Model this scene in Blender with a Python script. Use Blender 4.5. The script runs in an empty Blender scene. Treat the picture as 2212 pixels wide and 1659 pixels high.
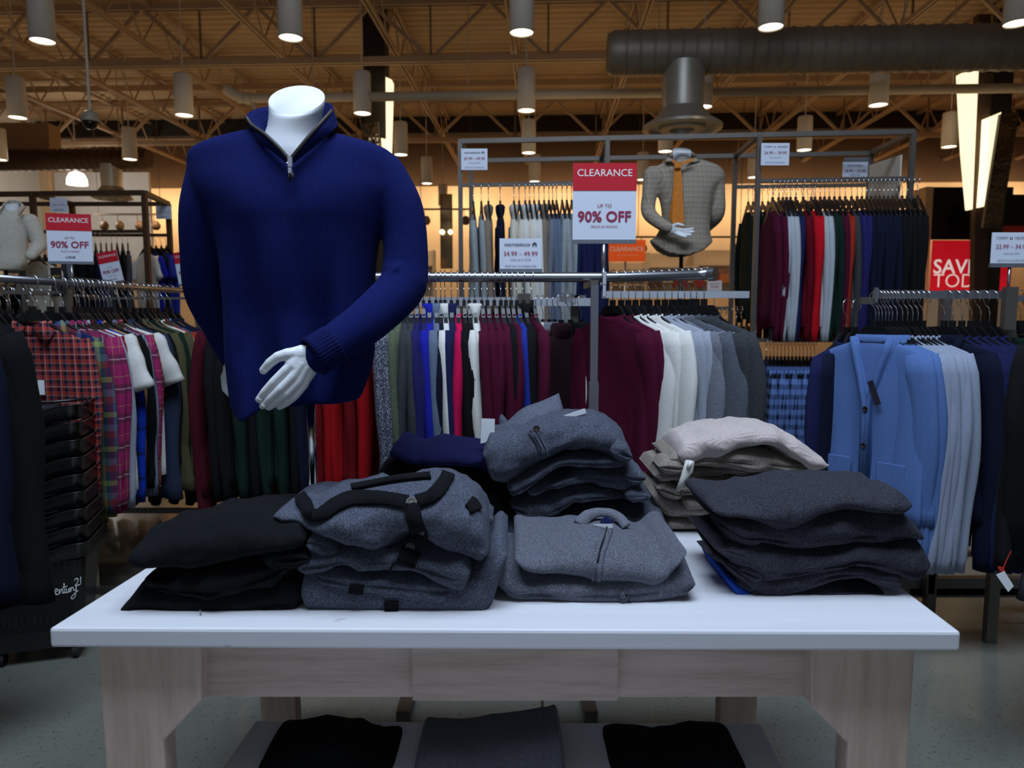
import bpy, bmesh, math, random
from mathutils import Vector, Matrix, noise
R = math.radians
sc = bpy.context.scene
col = sc.collection
random.seed(7)
# ---------------- camera, world, light, exposure ----------------
F = 1540.0
CAMZ = 1.4
PITCH = math.atan(154.5 / F)
cd = bpy.data.cameras.new('camera')
cd.sensor_width = 36.0
cd.lens = F / 2212 * 36.0
cd.clip_start = 0.05
cam = bpy.data.objects.new('camera', cd)
col.objects.link(cam)
cam.location = (0, 0, CAMZ)
cam.rotation_euler = (math.pi / 2 - PITCH, 0, 0)
cd.dof.use_dof = True
cd.dof.focus_distance = 1.9
cd.dof.aperture_fstop = 4.5
sc.camera = cam
w = bpy.data.worlds.new('world')
sc.world = w
w.use_nodes = True
w.node_tree.nodes['Background'].inputs[0].default_value = (0.55, 0.65, 0.85, 1)
w.node_tree.nodes['Background'].inputs[1].default_value = 0.25
sc.view_settings.view_transform = 'Standard'
sc.view_settings.look = 'None'
sc.view_settings.gamma = 1
sc.view_settings.exposure = 0.0
sc.view_settings.use_curve_mapping = False
sc.cycles.max_bounces = 5
sc.cycles.diffuse_bounces = 3
sc.cycles.glossy_bounces = 3
sc.cycles.transmission_bounces = 4
sc.cycles.transparent_max_bounces = 6
sc.cycles.caustics_reflective = False
sc.cycles.caustics_refractive = False
sc.cycles.sample_clamp_indirect = 3.0

AX = R(2.56)                       # the shop's own axes against the camera's
def S(x, y, z):                    # shop frame -> world
    return Vector((x * math.cos(AX) + y * math.sin(AX), -x * math.sin(AX) + y * math.cos(AX), z))

def light(name, kind, loc, rot, energy, color, **k):
    l = bpy.data.lights.new(name, kind)
    l.energy = energy
    l.color = color
    for a, b in k.items():
        setattr(l, a, b)
    o = bpy.data.objects.new(name, l)
    o.location = loc
    o.rotation_euler = rot
    col.objects.link(o)
    return o
# daylight falling through the skylight above the aisle the camera stands in
light('skylight_daylight', 'AREA', (0.1, 0.5, 5.9), (0, 0, 0), 410, (0.66, 0.80, 1.0), shape='RECTANGLE', size=4.0, size_y=2.2)
# daylight through the shop front behind the camera
light('shopfront_daylight', 'AREA', (0, -5.6, 2.3), (R(90), 0, 0), 34, (0.62, 0.78, 1.0), shape='RECTANGLE', size=9.0, size_y=2.8)

# ---------------- pixel helpers ----------------
def ray(px, py):
    a = (px - 1106) / F
    b = (829.5 - py) / F
    return Vector((a, math.cos(PITCH) + b * math.sin(PITCH), -math.sin(PITCH) + b * math.cos(PITCH)))
def P(px, py, Y):
    d = ray(px, py)
    return Vector((0, 0, CAMZ)) + d * (Y / d.y)
def PZ(px, py, z):
    d = ray(px, py)
    return Vector((0, 0, CAMZ)) + d * ((z - CAMZ) / d.z)
def XW(px, Y): return (px - 1106) / F * Y
def lerp(a, b, t): return a + (b - a) * t
def curve(pts, x):
    """smooth interpolation of (x, y...) stations"""
    if x <= pts[0][0]: return list(pts[0][1:])
    if x >= pts[-1][0]: return list(pts[-1][1:])
    for i in range(len(pts) - 1):
        if pts[i][0] <= x <= pts[i + 1][0]:
            t = (x - pts[i][0]) / max(1e-9, pts[i + 1][0] - pts[i][0])
            p0 = pts[max(0, i - 1)]; p1 = pts[i]; p2 = pts[i + 1]; p3 = pts[min(len(pts) - 1, i + 2)]
            out = []
            for k in range(1, len(p1)):
                a, b, c, d = p0[k], p1[k], p2[k], p3[k]
                m1 = (c - a) * 0.5 if i > 0 else (c - b)
                m2 = (d - b) * 0.5 if i < len(pts) - 2 else (c - b)
                m1 = max(-abs(c - b) * 3, min(abs(c - b) * 3, m1)); m2 = max(-abs(c - b) * 3, min(abs(c - b) * 3, m2))
                out.append((2*t**3-3*t*t+1)*b + (t**3-2*t*t+t)*m1 + (-2*t**3+3*t*t)*c + (t**3-t*t)*m2)
            return out

# ---------------- materials ----------------
MC = {}
def srgb(c):
    f = lambda v: v / 12.92 if v <= 0.04045 else ((v + 0.055) / 1.055) ** 2.4
    return tuple(f(x / 255.0) for x in c)
def base_mat(name):
    m = bpy.data.materials.new(name)
    m.use_nodes = True
    n = m.node_tree
    return m, n, n.nodes['Principled BSDF']
def col4(c): return (c[0], c[1], c[2], 1)
def mix_node(n, fac, a, b, blend='MIX'):
    x = n.nodes.new('ShaderNodeMix'); x.data_type = 'RGBA'; x.blend_type = blend
    if isinstance(fac, (int, float)): x.inputs[0].default_value = fac
    else: n.links.new(fac, x.inputs[0])
    for i, v in ((6, a), (7, b)):
        if isinstance(v, tuple): x.inputs[i].default_value = v
        else: n.links.new(v, x.inputs[i])
    return x.outputs[2]
def tex_noise(n, scale, detail=3, vec=None, rough=0.6):
    t = n.nodes.new('ShaderNodeTexNoise')
    t.inputs['Scale'].default_value = scale; t.inputs['Detail'].default_value = detail; t.inputs['Roughness'].default_value = rough
    if vec is not None: n.links.new(vec, t.inputs['Vector'])
    return t.outputs['Fac']
def ramp(n, fac, stops, interp='LINEAR'):
    r = n.nodes.new('ShaderNodeValToRGB'); cr = r.color_ramp; cr.interpolation = interp
    while len(cr.elements) < len(stops): cr.elements.new(0.5)
    for e, (p, c) in zip(cr.elements, stops):
        e.position = p; e.color = c if len(c) == 4 else col4(c)
    n.links.new(fac, r.inputs[0])
    return r.outputs[0]
def objco(n):
    return n.nodes.new('ShaderNodeTexCoord').outputs['Object']
def mapping(n, vec, scale=(1, 1, 1), rot=(0, 0, 0)):
    m = n.nodes.new('ShaderNodeMapping'); m.inputs['Scale'].default_value = scale; m.inputs['Rotation'].default_value = rot
    n.links.new(vec, m.inputs['Vector'])
    return m.outputs[0]
def bump(n, b, h, strength, dist=0.002):
    x = n.nodes.new('ShaderNodeBump'); x.inputs['Strength'].default_value = strength; x.inputs['Distance'].default_value = dist
    n.links.new(h, x.inputs['Height']); n.links.new(x.outputs[0], b.inputs['Normal'])
def plain(name, c, rough=0.6, metal=0.0, vary=0.0, vscale=8.0, spec=0.5, emit=None, es=1.0, bmp=0.0):
    if name in MC: return MC[name]
    m, n, b = base_mat(name)
    lc = srgb(c)
    b.inputs['Base Color'].default_value = col4(lc)
    b.inputs['Roughness'].default_value = rough
    b.inputs['Metallic'].default_value = metal
    b.inputs['Specular IOR Level'].default_value = spec
    co = objco(n)
    nz = tex_noise(n, vscale, 4, co)
    v = vary if vary else 0.06
    c2 = tuple(x * (1 - v) for x in lc); c3 = tuple(min(1, x * (1 + v)) for x in lc)
    n.links.new(ramp(n, nz, [(0.3, c2), (0.7, c3)]), b.inputs['Base Color'])
    if bmp: bump(n, b, tex_noise(n, vscale * 6, 3, co), bmp)
    if emit:
        b.inputs['Emission Color'].default_value = col4(srgb(emit)); b.inputs['Emission Strength'].default_value = es
    MC[name] = m
    return m
def fabric(name, c, heather=0.25, scale=420, rib=0, ribdir=0, sheen=0.15, light=None, rough=0.95, bmp=0.35):
    """knitted or woven cloth; heather = speckle contrast, rib = ribs per metre"""
    if name in MC: return MC[name]
    m, n, b = base_mat(name)
    lc = srgb(c)
    co = objco(n)
    f = tex_noise(n, scale, 2, co, 0.8)
    big = tex_noise(n, 14, 3, co)
    lo = tuple(max(0, x * (1 - heather * 1.6)) for x in lc)
    hi = srgb(light) if light else tuple(min(1, x * (1 + heather * 2.2) + 0.002) for x in lc)
    a = ramp(n, f, [(0.32, lo), (0.5, lc), (0.7, hi)])
    dark = tuple(x * 0.8 for x in lc)
    fac = n.nodes.new('ShaderNodeMath'); fac.operation = 'MULTIPLY'; fac.inputs[1].default_value = 0.35
    n.links.new(big, fac.inputs[0])
    n.links.new(mix_node(n, fac.outputs[0], a, col4(dark)), b.inputs['Base Color'])
    b.inputs['Roughness'].default_value = rough
    b.inputs['Specular IOR Level'].default_value = 0.12
    b.inputs['Sheen Weight'].default_value = sheen
    b.inputs['Sheen Tint'].default_value = col4(tuple(min(1, x * 3 + 0.02) for x in lc))
    if rib:
        wv = n.nodes.new('ShaderNodeTexWave'); wv.bands_direction = 'XYZ'[ribdir] ; wv.inputs['Scale'].default_value = rib / 20.0 * math.pi * 2
        wv.inputs['Distortion'].default_value = 0.6; wv.inputs['Detail'].default_value = 1
        n.links.new(co, wv.inputs['Vector'])
        bump(n, b, wv.outputs['Fac'], 0.6, 0.0016)
    else:
        bump(n, b, f, bmp, 0.002)
    MC[name] = m
    return m
def plaid(name, stops_u, stops_v, size=0.09, mixf=0.5, rot=0.0):
    """woven check: two stripe sequences crossed"""
    if name in MC: return MC[name]
    m, n, b = base_mat(name)
    co = mapping(n, objco(n), rot=(0, rot, 0))
    sep = n.nodes.new('ShaderNodeSeparateXYZ'); n.links.new(co, sep.inputs[0])
    outs = []
    ad = n.nodes.new('ShaderNodeMath'); ad.operation = 'ADD'
    n.links.new(sep.outputs['X'], ad.inputs[0]); n.links.new(sep.outputs['Y'], ad.inputs[1])
    for o, st in ((ad.outputs[0], stops_u), (sep.outputs['Z'], stops_v)):
        mu = n.nodes.new('ShaderNodeMath'); mu.operation = 'MULTIPLY'; mu.inputs[1].default_value = 1 / size
        n.links.new(o, mu.inputs[0])
        fr = n.nodes.new('ShaderNodeMath'); fr.operation = 'FRACT'
        n.links.new(mu.outputs[0], fr.inputs[0])
        outs.append(ramp(n, fr.outputs[0], [(p, srgb(c)) for p, c in st], 'CONSTANT'))
    n.links.new(mix_node(n, 1.0, mix_node(n, mixf, outs[0], outs[1]), (0.72, 0.72, 0.72, 1), 'MULTIPLY'), b.inputs['Base Color'])
    b.inputs['Roughness'].default_value = 0.9; b.inputs['Specular IOR Level'].default_value = 0.15
    bump(n, b, tex_noise(n, 300, 2, objco(n)), 0.2)
    MC[name] = m
    return m
def wood(name, c, c2, along='X', knots=True, rough=0.6):
    if name in MC: return MC[name]
    m, n, b = base_mat(name)
    sc_ = {'X': (1.2, 14, 14), 'Z': (14, 14, 1.2)}[along]
    co = objco(n)
    v = mapping(n, co, sc_)
    f = tex_noise(n, 2.2, 6, v, 0.7)
    a = ramp(n, f, [(0.25, srgb(c2)), (0.55, srgb(c)), (0.8, tuple(min(1, x * 1.15) for x in srgb(c)))])
    if knots:
        vo = n.nodes.new('ShaderNodeTexVoronoi'); vo.inputs['Scale'].default_value = 3.1
        n.links.new(mapping(n, co, (1, 1, 1.3)), vo.inputs['Vector'])
        k = ramp(n, vo.outputs['Distance'], [(0.0, (1, 1, 1)), (0.07, (0.5, 0.5, 0.5)), (0.11, (0, 0, 0))])
        a = mix_node(n, k, a, col4(tuple(x * 0.35 for x in srgb(c2))))
    n.links.new(a, b.inputs['Base Color'])
    b.inputs['Roughness'].default_value = rough
    bump(n, b, f, 0.15)
    MC[name] = m
    return m

# ---------------- mesh builder ----------------
class MB:
    def __init__(s): s.v = []; s.f = []
    def box(s, x0, x1, y0, y1, z0, z1, M=None):
        b = len(s.v)
        for x, y, z in ((x0,y0,z0),(x1,y0,z0),(x1,y1,z0),(x0,y1,z0),(x0,y0,z1),(x1,y0,z1),(x1,y1,z1),(x0,y1,z1)):
            p = Vector((x, y, z)); s.v.append(M @ p if M else p)
        s.f += [tuple(b + i for i in q) for q in ((0,3,2,1),(4,5,6,7),(0,1,5,4),(1,2,6,5),(2,3,7,6),(3,0,4,7))]
        return s
    def rings(s, rings, cap0=True, cap1=True, closed=True):
        b = len(s.v); n = len(rings[0])
        for r in rings: s.v += [Vector(p) for p in r]
        for i in range(len(rings) - 1):
            for j in range(n if closed else n - 1):
                a = b + i * n + j; c = b + i * n + (j + 1) % n
                s.f.append((a, c, c + n, a + n))
        if cap0: s.f.append(tuple(b + j for j in reversed(range(n))))
        if cap1: s.f.append(tuple(b + (len(rings) - 1) * n + j for j in range(n)))
        return s
    def tube(s, pts, r, seg=10, flat=None, cap=True, up=(0, 0, 1)):
        """r: number or list; flat: (a,b) multipliers on the two cross axes"""
        pts = [Vector(p) for p in pts]
        rr = r if isinstance(r, (list, tuple)) else [r] * len(pts)
        rings = []; prev = None
        for i, p in enumerate(pts):
            t = (pts[min(i + 1, len(pts) - 1)] - pts[max(i - 1, 0)]).normalized()
            if prev is None:
                u = Vector(up)
                if abs(t.dot(u)) > 0.95: u = Vector((1, 0, 0)) if abs(t.x) < 0.9 else Vector((0, 1, 0))
                a = t.cross(u).normalized()
            else:
                a = (prev - t * prev.dot(t)).normalized()
            prev = a; bb = t.cross(a)
            fa, fb = flat if flat else (1, 1)
            rings.append([p + (a * math.cos(q) * fa + bb * math.sin(q) * fb) * rr[i] for q in [2 * math.pi * k / seg for k in range(seg)]])
        return s.rings(rings, cap, cap)
    def bar(s, a, b, w, h=None, up=(0, 0, 1)):
        """square section bar a-b"""
        a = Vector(a); b = Vector(b); h = h or w
        t = (b - a).normalized(); u = Vector(up)
        if abs(t.dot(u)) > 0.95: u = Vector((0, 1, 0))
        x = t.cross(u).normalized(); y = x.cross(t)
        r = lambda p: [p + x * w/2 + y * h/2, p - x * w/2 + y * h/2, p - x * w/2 - y * h/2, p + x * w/2 - y * h/2]
        return s.rings([r(a), r(b)])
    def prism(s, poly, y0, y1, M=None):
        """polygon in xz extruded in y"""
        r0 = [Vector((x, y0, z)) for x, z in poly]; r1 = [Vector((x, y1, z)) for x, z in poly]
        if M: r0 = [M @ p for p in r0]; r1 = [M @ p for p in r1]
        return s.rings([r0, r1])
    def cyl(s, c, r, z0, z1, seg=24, r1=None):
        r1 = r if r1 is None else r1
        mk = lambda rad, z: [Vector((c[0] + rad * math.cos(2*math.pi*k/seg), c[1] + rad * math.sin(2*math.pi*k/seg), z)) for k in range(seg)]
        return s.rings([mk(r, z0), mk(r1, z1)])
    def lathe(s, c, prof, seg=28):
        return s.rings([[Vector((c[0] + r * math.cos(2*math.pi*k/seg), c[1] + r * math.sin(2*math.pi*k/seg), c[2] + z)) for k in range(seg)] for r, z in prof])
    def mesh(s, name, smooth=False):
        me = bpy.data.meshes.new(name)
        me.from_pydata([tuple(p) for p in s.v], [], s.f)
        bm = bmesh.new(); bm.from_mesh(me); bmesh.ops.recalc_face_normals(bm, faces=bm.faces); bm.to_mesh(me); bm.free()
        if smooth:
            me.polygons.foreach_set('use_smooth', [True] * len(me.polygons))
        return me
    def build(s, name, mat, parent=None, smooth=False, origin=None, bevel=0, auto=False):
        if origin is None:
            if parent is None and s.v:
                lo = Vector([min(p[i] for p in s.v) for i in range(3)]); hi = Vector([max(p[i] for p in s.v) for i in range(3)])
                origin = Vector(((lo.x + hi.x) / 2, (lo.y + hi.y) / 2, lo.z))
            elif parent is not None and not getattr(parent, '_x', None):
                origin = None
        if origin is not None:
            o_ = Vector(origin); s.v = [p - o_ for p in s.v]
        me = s.mesh(name, smooth)
        o = bpy.data.objects.new(name, me)
        col.objects.link(o)
        me.materials.append(mat)
        if origin is not None: o.location = origin
        if parent is not None: o.parent = parent
        if bevel:
            md = o.modifiers.new('bevel', 'BEVEL'); md.width = bevel; md.segments = 2; md.limit_method = 'ANGLE'
        if auto and smooth:
            md = o.modifiers.new('edges', 'EDGE_SPLIT'); md.split_angle = R(40)
        return o
def thing(name, label, cat, loc=(0, 0, 0), rz=0, group=None):
    o = bpy.data.objects.new(name, None); col.objects.link(o)
    o.location = loc; o.rotation_euler = (0, 0, rz); o.empty_display_size = 0.05
    o['label'] = label; o['category'] = cat
    if group: o['group'] = group
    return o
def tag(o, label, cat, group=None):
    o['label'] = label; o['category'] = cat
    if group: o['group'] = group
    return o
def struct(o): o['kind'] = 'structure'; return o
def rel(root, pts):
    """world points into the frame of an unrotated root empty"""
    return [Vector(p) - root.location for p in pts]

# text -> mesh part
TC = {}
def text_mesh(s, bold=0.0):
    k = (s, bold)
    if k in TC: return TC[k]
    c = bpy.data.curves.new('lettering', 'FONT'); c.body = s; c.size = 1.0; c.align_x = 'CENTER'; c.align_y = 'CENTER'
    c.offset = bold; c.resolution_u = 3; c.extrude = 0.0
    o = bpy.data.objects.new('tmp', c); col.objects.link(o)
    bpy.context.view_layer.update()
    dg = bpy.context.evaluated_depsgraph_get()
    me = bpy.data.meshes.new_from_object(o.evaluated_get(dg))
    bpy.data.objects.remove(o); bpy.data.curves.remove(c)
    xs = [v.co.x for v in me.vertices] or [0, 1]; ys = [v.co.y for v in me.vertices] or [0, 1]
    TC[k] = (me, max(xs) - min(xs), max(ys) - min(ys), (max(xs) + min(xs)) / 2, (max(ys) + min(ys)) / 2)
    return TC[k]
def write(parent, s, x, z, width, mat, y=-0.002, bold=0.0, sx=1.0, height=None):
    """lettering on the xz face of parent, centred at x,z; width in metres"""
    me0, w_, h_, cx, cy = text_mesh(s, bold)
    k = width / w_; kz = height / h_ if height else k
    me = bpy.data.meshes.new('lettering')
    me.from_pydata([((v.co.x - cx) * k + x, y, (v.co.y - cy) * kz + z) for v in me0.vertices], [], [tuple(p.vertices) for p in me0.polygons])
    me.materials.append(mat)
    o = bpy.data.objects.new('lettering', me); col.objects.link(o); o.parent = parent
    return o

# ---------------- the shop's shell ----------------
def floor_mat():
    m, n, b = base_mat('polished_concrete')
    co = objco(n)
    f1 = tex_noise(n, 0.8, 5, co); f2 = tex_noise(n, 60, 3, co, 0.8)
    a = ramp(n, f1, [(0.3, srgb((98, 100, 92))), (0.7, srgb((122, 122, 112)))])
    s2 = ramp(n, f2, [(0.30, srgb((70, 70, 66))), (0.42, (1, 1, 1)), (0.72, (1, 1, 1)), (0.85, (1.2, 1.2, 1.2))])
    a = mix_node(n, 0.8, a, s2, 'MULTIPLY')
    br = n.nodes.new('ShaderNodeTexBrick'); br.offset = 0
    br.inputs['Scale'].default_value = 1.0; br.inputs['Brick Width'].default_value = 3.6; br.inputs['Row Height'].default_value = 3.2
    br.inputs['Mortar Size'].default_value = 0.006
    br.inputs['Color1'].default_value = br.inputs['Color2'].default_value = (1, 1, 1, 1); br.inputs['Mortar'].default_value = (0.25, 0.24, 0.22, 1)
    n.links.new(co, br.inputs['Vector'])
    n.links.new(mix_node(n, 1.0, a, br.outputs[0], 'MULTIPLY'), b.inputs['Base Color'])
    rr = ramp(n, f1, [(0.3, (0.22,) * 3), (0.7, (0.34,) * 3)])
    n.links.new(rr, b.inputs['Roughness'])
    bump(n, b, f2, 0.05)
    return m
def box_struct(name, mat, x0, x1, y0, y1, z0, z1):
    m = MB()
    m.box(x0, x1, y0, y1, z0, z1)
    o = m.build(name, mat, origin=(0, 0, 0))
    o.rotation_euler = (0, 0, -AX)
    return struct(o)
XL, XR, YF, YB, ZC = -13.0, 14.5, -6.0, 20.5, 6.3
box_struct('floor', floor_mat(), XL, XR, YF, YB, -0.1, 0)
wallm = plain('painted_wall', (222, 190, 150), 0.9, vscale=1.5)
wallw = plain('white_wall', (215, 210, 200), 0.9, vscale=1.5)
wallbrown = plain('upper_wall', (96, 72, 50), 0.95, vscale=1.2)
box_struct('wall_back', wallm, XL, XR, YB, YB + 0.2, 0, 4.95)
box_struct('trim_1', wallbrown, XL, XR, YB - 0.02, YB + 0.2, 4.95, ZC)
box_struct('wall_left', wallw, XL - 0.2, XL, YF, YB, 0, ZC)
box_struct('wall_right', wallm, XR, XR + 0.2, YF, YB, 0, ZC)
box_struct('wall_front', wallw, XL, XR, YF - 0.2, YF, 3.9, ZC)
# corrugated steel deck: real ribs running across
def deck():
    m = MB(); y = 3.2; rows = []
    while y < YB:
        rows += [(y, ZC), (y + 0.05, ZC - 0.04), (y + 0.10, ZC - 0.04), (y + 0.15, ZC)]
        y += 0.22
    lower = [[(XL, yy, z), (XR, yy, z)] for yy, z in rows]
    b = 0
    for r in lower:
        m.v += [Vector(r[0]), Vector(r[1])]
    for i in range(len(lower) - 1): m.f.append((2*i, 2*i+1, 2*i+3, 2*i+2))
    m.box(XL, XR, 3.2, YB, ZC + 0.02, ZC + 0.1)
    m.box(XL, XR, YF, -3.4, ZC, ZC + 0.1)
    m.box(XL, -3.5, -3.4, 3.2, ZC, ZC + 0.1)
    m.box(3.5, XR, -3.4, 3.2, ZC, ZC + 0.1)
    o = m.build('ceiling', plain('painted_deck', (196, 164, 124), 0.85, vscale=0.6, vary=0.12), origin=(0, 0, 0))
    o.rotation_euler = (0, 0, -AX)
    return struct(o)
deck()
g = bpy.data.materials.new('window_glass'); g.use_nodes = True
g.node_tree.nodes['Principled BSDF'].inputs['Transmission Weight'].default_value = 1.0
g.node_tree.nodes['Principled BSDF'].inputs['Roughness'].default_value = 0.05
# skylight kerb
m = MB()
for x0, x1, y0, y1 in ((-3.6, -3.5, -3.5, 3.3), (3.5, 3.6, -3.5, 3.3), (-3.5, 3.5, -3.5, -3.4), (-3.5, 3.5, 3.2, 3.3), (-0.05, 0.05, -3.4, 3.2)):
    m.box(x0, x1, y0, y1, ZC, ZC + 0.5)
o = m.build('window_1', plain('kerb_white', (210, 210, 205), 0.8), origin=(0, 0, 0)); o.rotation_euler = (0, 0, -AX); struct(o)
m = MB()
for i in range(7): m.box(XL + i * 4.33 - 0.06, XL + i * 4.33 + 0.06, YF - 0.15, YF - 0.02, 0, 3.9)
m.box(XL, XR, YF - 0.15, YF - 0.02, 0, 0.15)
o = m.build('window_2', plain('front_frame', (60, 60, 62), 0.5), origin=(0, 0, 0)); o.rotation_euler = (0, 0, -AX); struct(o)
# ================= ceiling steel, services, lamps =================
steelp = plain('painted_steel', (176, 148, 116), 0.7, vscale=2)
whitep = plain('painted_pipe', (186, 168, 142), 0.5, vscale=2)
def inv_S(v):
    return Vector((v.x * math.cos(AX) - v.y * math.sin(AX), v.x * math.sin(AX) + v.y * math.cos(AX), v.z))
def shop_obj(m, name, mat, **k):
    o = m.build(name, mat, origin=(0, 0, 0), **k); o.rotation_euler = (0, 0, -AX); return struct(o)
def truss_x(ys, zt, zb, sp, off):
    m = MB()
    for z in (zt, zb):
        for dy in (-0.05, 0.05): m.bar((XL, ys + dy, z), (XR, ys + dy, z), 0.045, 0.09)
    x = XL + off; up = True
    m.bar((x - sp, ys, zb), (x, ys, zt), 0.055)
    while x < XR - sp:
        m.bar((x, ys, zt if up else zb), (x + sp, ys, zb if up else zt), 0.055)
        m.bar((x + sp * (1 if up else 0), ys + 0.01, zb), (x + sp * (1 if up else 0), ys + 0.01, zt), 0.03)
        x += sp; up = not up
    return shop_obj(m, 'ceiling_truss', steelp)
x0 = inv_S(P(287, 34, 11.45)).x
truss_x(11.45, 6.15, 5.3, 0.91, (x0 - XL) % 1.82)
truss_x(16.6, 6.15, 5.3, 0.91, 0.5)
def joist_y(xs, z0, z1):
    m = MB()
    for z in (z0, z1):
        for dx in (-0.03, 0.03): m.bar((xs + dx, 4.2, z), (xs + dx, YB, z), 0.03, 0.06)
    y = 4.2; up = True
    while y < YB - 0.5:
        m.bar((xs, y, z0 if up else z1), (xs, y + 0.5, z1 if up else z0), 0.022)
        y += 0.5; up = not up
    return shop_obj(m, 'ceiling_joist', steelp)
for i in range(14): joist_y(-11.9 + i * 1.9, 5.55, 6.18)
m = MB(); m.box(XL, XR, 18.2, 18.5, 5.85, 6.22); shop_obj(m, 'ceiling_beam', plain('dark_beam', (34, 28, 22), 0.8))
m = MB()
for ys in (7.2, 9.3, 13.6, 15.2, 19.6): m.bar((XL, ys, 6.1), (XR, ys, 6.1), 0.05, 0.12)
shop_obj(m, 'ceiling_bridging', steelp)
# sprinkler main
a = inv_S(P(528, 213, 10.5)); m = MB()
m.tube([(a.x - 0.1, a.y, a.z), (XR - 0.3, a.y, a.z)], 0.062, 16)
m.tube([(a.x - 0.25, a.y - 0.05, a.z + 0.12), (a.x - 0.12, a.y - 0.02, a.z + 0.04), (a.x, a.y, a.z)], 0.075, 12)
m.tube([(a.x + 0.02, a.y, a.z), (a.x + 0.1, a.y, a.z)], 0.08, 16)
m.tube([(a.x + 0.1, a.y, a.z - 0.02), (a.x + 0.16, a.y, a.z - 0.2)], 0.025, 8)
for k in range(6): m.tube([(a.x + 1 + k * 2.2, a.y, a.z), (a.x + 1 + k * 2.2, a.y, ZC)], 0.008, 6)
t = shop_obj(m, 'sprinkler_pipe', whitep, smooth=True, auto=True)
del t['kind']; tag(t, 'long pale sprinkler pipe hung level below the roof trusses', 'pipe')

# pendant cylinders
lampglow = plain('lamp_diffuser', (255, 246, 228), 0.5, emit=(255, 240, 212), es=5.0)
housing = plain('lamp_housing', (214, 200, 182), 0.5, vscale=3, vary=0.03)
def pm():
    a = MB(); H = 0.54; r = 0.125
    prof = [(0.02, H + 0.03), (r - 0.01, H + 0.03), (r, H + 0.01), (r, 0.0), (r - 0.008, 0.0), (r - 0.008, 0.02)]
    a.lathe((0, 0, 0), prof, 28)
    b = MB(); b.cyl((0, 0), r - 0.009, 0.014, 0.022, 28)
    return a.mesh('housing', True), b.mesh('diffuser')
ph, pd = pm()
ph.materials.append(housing); pd.materials.append(lampglow)
PEND = [
 (92, 90, 'nearest row, leftmost, in front of the dome camera'), (628, 83, 'nearest row, above the blue sweater'), (1127, 72, 'nearest row, left of the spiral duct'), (1665, 60, 'nearest row, in front of the spiral duct'), (2197, 52, 'nearest row, cut by the right edge'),
 (38, 255, 'second row, leftmost'), (398, 250, 'second row, right of the dome camera'), (783, 246, 'second row, beside the lit dark column'), (1137, 240, 'second row, above the red clearance sign side'), (1519, 232, 'second row, half behind the duct diffuser'), (1897, 228, 'second row, just below the spiral duct'),
 (0, 346, 'third row, cut by the left edge'), (281, 345, 'third row, before the far duct'), (866, 335, 'third row, right of the blue shoulder'), (1142, 331, 'third row, over the hanging knit rail'), (1437, 328, 'third row, behind the shirt mannequin'), (1737, 325, 'third row, over the red sweaters rail'), (2050, 318, 'third row, left of the glowing column'),
 (922, 397, 'fourth row, right of the blue sleeve'), (1155, 393, 'fourth row, behind the upper rail'), (1388, 389, 'fourth row, left of the checked shirt'), (1628, 384, 'fourth row, left of the red sweaters'),
 (957, 446, 'fifth row, above the far mirror'), ]
for i, (px, py, wh) in enumerate(PEND):
    p = PZ(px, py, 4.2)
    t = thing('pendant_lamp', 'pale cylinder pendant lamp with glowing end, ' + wh, 'ceiling lamp', p, 0, 'cylinder pendant lamps in rows under the roof')
    for nm, me in (('housing', ph), ('diffuser', pd)):
        o = bpy.data.objects.new(nm, me); col.objects.link(o); o.parent = t
    s = MB(); s.tube([(0, 0, 0.56), (0, 0, ZC - 4.2)], 0.009, 6)
    s.build('stem', housing, t)
    light('pendant_light', 'SPOT', p + Vector((0, 0, -0.02)), (0, 0, 0), 62, (1.0, 0.74, 0.46), spot_size=R(125), spot_blend=0.6, shadow_soft_size=0.1)
# further warm lamps of the same rows, outside the picture
for x, y in ((-9, 8), (-9, 12), (9, 12), (9.5, 16), (-9, 16), (0, 18), (-4.5, 17.5), (4.5, 17.5)):
    light('pendant_light', 'SPOT', S(x, y, 4.18), (0, 0, 0), 80, (1.0, 0.70, 0.40), spot_size=R(130), spot_blend=0.6, shadow_soft_size=0.1)
# unseen area lights added to wash the back wall, no fitting modelled
for i in range(9):
    light('wall_wash_fill', 'AREA', S(-11 + i * 2.9, YB - 1.1, 4.5), (R(62), 0, -AX), 40, (1.0, 0.76, 0.50), shape='RECTANGLE', size=2.2, size_y=0.25)
# bare area lights added in mid-air, standing in for bounce on the deck
for i in range(5):
    light('deck_bounce_fill', 'AREA', S(-9 + i * 4.8, 12.5, 3.9), (R(180), 0, 0), 13, (1.0, 0.72, 0.42), shape='RECTANGLE', size=3.0, size_y=6.0)

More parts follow.
